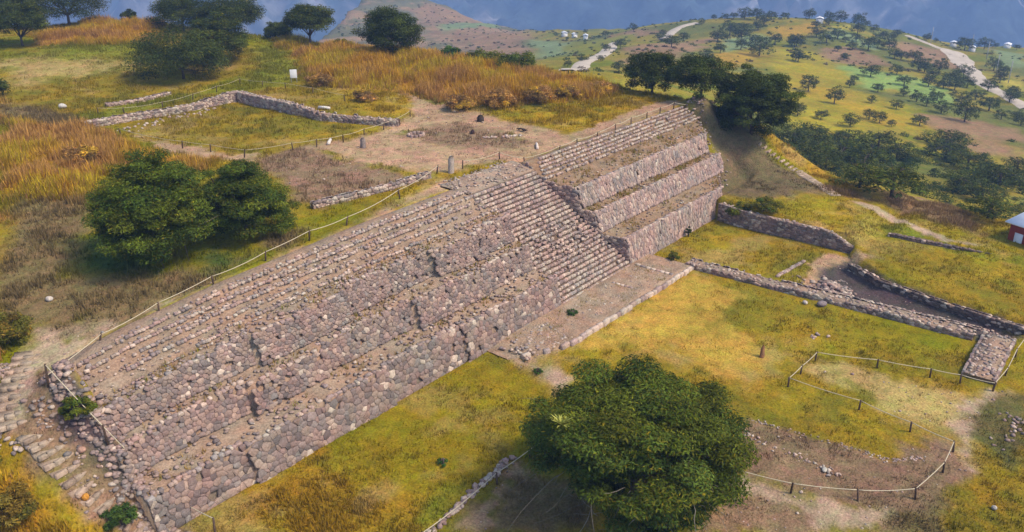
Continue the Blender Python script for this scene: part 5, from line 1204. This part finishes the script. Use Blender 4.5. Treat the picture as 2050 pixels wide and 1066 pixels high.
def house(name, label, loc, rz, L, W, h, rise, wallm, roofm, over=.5, mono=False, doors=1, wins=2, plinth=True):
    o = empty(name, loc, rz); tag(o, label, 'house')
    bx('wall', (-L / 2, L / 2, -W / 2, W / 2, -1.2, h), wallm, o)
    if plinth: bx('floor_slab', (-L / 2 - .9, L / 2 + .9, -W / 2 - .9, W / 2 + .9, -1.4, .12), M_CONC, o)
    a, b = L / 2 + over, W / 2 + over; t = .10
    if mono: V = [(-a, -b, h + .05), (a, -b, h + .05), (a, b, h + rise), (-a, b, h + rise)]; V += [(x, y, z + t) for x, y, z in V]; q = boxv(0, 1, 0, 1, 0, 1)[1]
    else:
        V = [(-a, -b, h - .05), (a, -b, h - .05), (a, 0, h + rise), (-a, 0, h + rise), (a, b, h - .05), (-a, b, h - .05)]; V += [(x, y, z + t) for x, y, z in V]
        q = [(6, 7, 8, 9), (9, 8, 10, 11), (0, 3, 2, 1), (3, 5, 4, 2), (0, 1, 7, 6), (5, 11, 10, 4), (1, 2, 8, 7), (2, 4, 10, 8), (0, 6, 9, 3), (3, 9, 11, 5)]
    link('roof', mesh_np('roof', V, [np.array(q)], roofm), o)
    n = doors + wins; y = -W / 2
    for side in (-1, 1):
        for i in range(n):
            x = -L / 2 + L * (i + .5) / n; isd = i < doors
            d = bx('door' if isd else 'window', (x - .45, x + .45, side * (W / 2 + .02) - .04, side * (W / 2 + .02) + .04, .12 if isd else 1.0, 2.05), M_PLAST if isd else M_CONC, o)
            if not isd: bx('pane', (x - .38, x + .38, side * (W / 2 + .045) - .035, side * (W / 2 + .045) + .035, 1.08, 1.97), M_DARK, d)
    return o
# red walled house with a white roof at the right edge
hx = T['line']['roadhouse'][0]
house('house', 'red walled house with a white sheet roof at the right frame edge', (43.4, -34.2, hgt(43, -31) - 1.0), R_(-112), 9.0, 6.0, 3.0, .5, M_BRICK, M_WHITE, .45, doors=2, wins=2)
for key, lab, L, W, rz, rm in (('houseF', 'small white house on top of the far ridge', 4.5, 3.6, .4, M_PLAST), ('hV1', 'leftmost white house of the far hamlet', 4.2, 3.2, .8, M_WHITE), ('hV3', 'middle white house of the far hamlet', 3.2, 2.6, .9, M_WHITE), ('hV2', 'white roofed house nearest the bend of the far road', 3.4, 2.6, .6, M_WHITE),
    ('hR1', 'white roofed house left of the trees at the head of the right road', 5, 3.4, .2, M_WHITE), ('hR2', 'long white roofed house beyond the trees at the right edge', 7.5, 4, .1, M_WHITE), ('hR3', 'small white shed beside the wide pale road', 4, 3, .3, M_WHITE)):
    p = pt[key]; house('house', lab, (p[0], p[1], hgt(p[0], p[1]) + .1), rz, L, W, 2.2, .7, M_PLAST, rm, .3, plinth=False)
# information board
s = pt['sign']; sg = empty('information_board', (s[0], s[1], hgt(s[0], s[1])), R_(-38)); tag(sg, 'blank white information board on two legs behind the upper court', 'sign')
bx('panel', (-.5, .5, -.05, .05, .7, 1.95), M_PLAST, sg, .02)
for sx in (-1, 1): bx('leg', (sx * .4 - .05, sx * .4 + .05, .06, .16, -.2, 1.9), M_POLE, sg)
# utility poles by the road
for k, lab in (('pole1', 'utility pole at the head of the wide pale road'), ('pole2', 'utility pole beside the upper stretch of the wide pale road'), ('pole3', 'utility pole beside the middle of the wide pale road'), ('pole4', 'utility pole at the lower end of the wide pale road'), ('pole5', 'utility pole on the brown field beyond the green terraces')):
    p = pt[k]; o = empty('utility_pole', (p[0] + 4, p[1] - 5, hgt(p[0] + 4, p[1] - 5))); tag(o, lab, 'pole', 'poles along the right hand road')
    a = Acc(); tube(a, [(0, 0, -.4), (0, 0, 4.5), (0, 0, 9.0)], [.20, .17, .13], 8); link('shaft', a.mesh('shaft', M_POLE), o)
    a = Acc(); tube(a, [(-.9, 0, 8.4), (.9, 0, 8.4)], .07, 6); link('crossarm', a.mesh('crossarm', M_POLE), o)
# standing stone, stump, stele
def pillar(name, label, loc, w, d, h, col, taper=.75, rz=0, lean=.0, cat='stone', n=5):
    rows = []
    for k in range(n + 1):
        t = k / n; s = 1 - (1 - taper) * t - (.35 if k == n else 0)
        r = []
        for j in range(8):
            th = j * math.pi / 4 + rz; e = 1 / max(abs(math.cos(th - rz)), abs(math.sin(th - rz))) ** .7
            r.append((math.cos(th) * w / 2 * s * e * rng.uniform(.9, 1.1) + lean * t, math.sin(th) * d / 2 * s * e * rng.uniform(.9, 1.1), -.2 + (h + .2) * t))
        r.append(r[0]); rows.append(r)
    V, q = strip_mesh(rows); top = len(V); V = np.vstack([V, [(lean, 0, h + .03)]]); tr = [(n * 9 + j, n * 9 + j + 1, top) for j in range(8)]
    o = link(name, mesh_np(name, V, [q, np.array(tr)], M_STONE, np.broadcast_to(np.array(col), (len(V), 3))), None, loc); tag(o, label, cat); return o
p = pt['menhir']; pillar('standing_stone', 'tall grey standing stone where the rope meets the head of the stairs', (p[0], p[1], hgt(p[0], p[1])), .62, .5, 1.75, (.36, .30, .24), .8, .3, .08)
p = pt['stump']; pillar('standing_stone', 'short grey stone post on the bare ground before the court', (p[0], p[1], hgt(p[0], p[1])), .55, .5, 1.15, (.24, .19, .16), .85, .1)
p = pt['stele']; pillar('standing_stone', 'small rust brown upright stone alone on the plaza lawn', (p[0], p[1], hgt(p[0], p[1])), .55, .42, 1.15, (.24, .125, .06), .45, .2, .06)
p = pt['dark1']; pillar('tree_stump', 'dark squat tree stump on the bare upper ground', (p[0], p[1], hgt(p[0], p[1])), .8, .7, .75, (.06, .045, .035), .9, .2, cat='stump', n=4)
p = pt['dark2']; pillar('tree_stump', 'small dark stump left of the white stone row', (p[0], p[1], hgt(p[0], p[1])), .6, .5, .5, (.05, .03, .025), .6, .5, cat='stump', n=4)
p = pt['dark3']
V_ = []
o = empty('branch_pile', (p[0], p[1], hgt(p[0], p[1]))); tag(o, 'little dark pile of branches near the right path', 'branches')
for k in range(5):
    a = Acc(); th = rng.uniform(0, 3.14); L = rng.uniform(.35, .6); c = np.array((math.cos(th), math.sin(th), rng.uniform(-.2, .3)))
    tube(a, [-c * L + (0, 0, .2), c * L * .1 + (0, 0, .3), c * L + (0, 0, .22)], [.09, .08, .05], 6, (.035, .025, .022)); link('branch', a.mesh('branch', M_BARK), o)
def log(name, label, p, L, r, rz, col, mat=None):
    a = Acc(); d = np.array((math.cos(rz), math.sin(rz), 0))
    tube(a, [-d * L / 2 + (0, 0, r), d * 0 + (0, 0, r * 1.1), d * L / 2 + (0, 0, r * .9)], [r, r * .95, r * .8], 8, col)
    o = link(name, a.mesh(name, mat or M_STONE), None, (p[0], p[1], hgt(p[0], p[1]))); tag(o, label, 'stone'); return o
log('fallen_slab', 'long white slab lying by the front rope of the upper court', pt['slab'], 1.9, .2, .75, (.66, .60, .50))
log('fallen_slab', 'white slab on top of the court wall', (pt['wslab'][0] - 2.2, pt['wslab'][1] - 2.6), 1.6, .22, -1.1, (.62, .58, .50))
log('fallen_slab', 'curved white stone lying on the path above the right wing', pt['log'], 2.2, .16, .7, (.62, .52, .42))
p = pt['ring']; rg = empty('stone_ring', (p[0], p[1], hgt(p[0], p[1]))); tag(rg, 'small ring of grey stones on the bare upper ground', 'stone ring')
for k in range(11):
    th = k * .571; V, q = block((0, 0, 0), .4, .3, .34, th + 1.57, .08); link('stone', mesh_np('stone', V, [np.array(q)], M_STONE, np.broadcast_to(stone_col(.9, .2), (12, 3))), rg, (.95 * math.cos(th), .8 * math.sin(th), -.05))

# ---------------------------------------------------------------- the hazy air of the valley
hv = bpy.data.materials.new('valley_haze'); hv.use_nodes = True; n = hv.node_tree; n.nodes.clear()
out = n.nodes.new('ShaderNodeOutputMaterial'); vol = n.nodes.new('ShaderNodeVolumePrincipled')
vol.inputs['Color'].default_value = (.36, .57, 1.0, 1); vol.inputs['Density'].default_value = 0.00036; vol.inputs['Anisotropy'].default_value = 0.0
n.links.new(vol.outputs[0], out.inputs['Volume'])
V, q = boxv(-6500, 9500, -6500, 9500, -700, 180)
tag(link('haze', mesh_np('haze', V, [np.array(q)], hv)), 'blue valley haze', 'haze', kind='stuff')
print('objects', len(bpy.data.objects), 'tuft', g1, g2, 'stones', nA, nB, len(mas.items), len(smas.items))
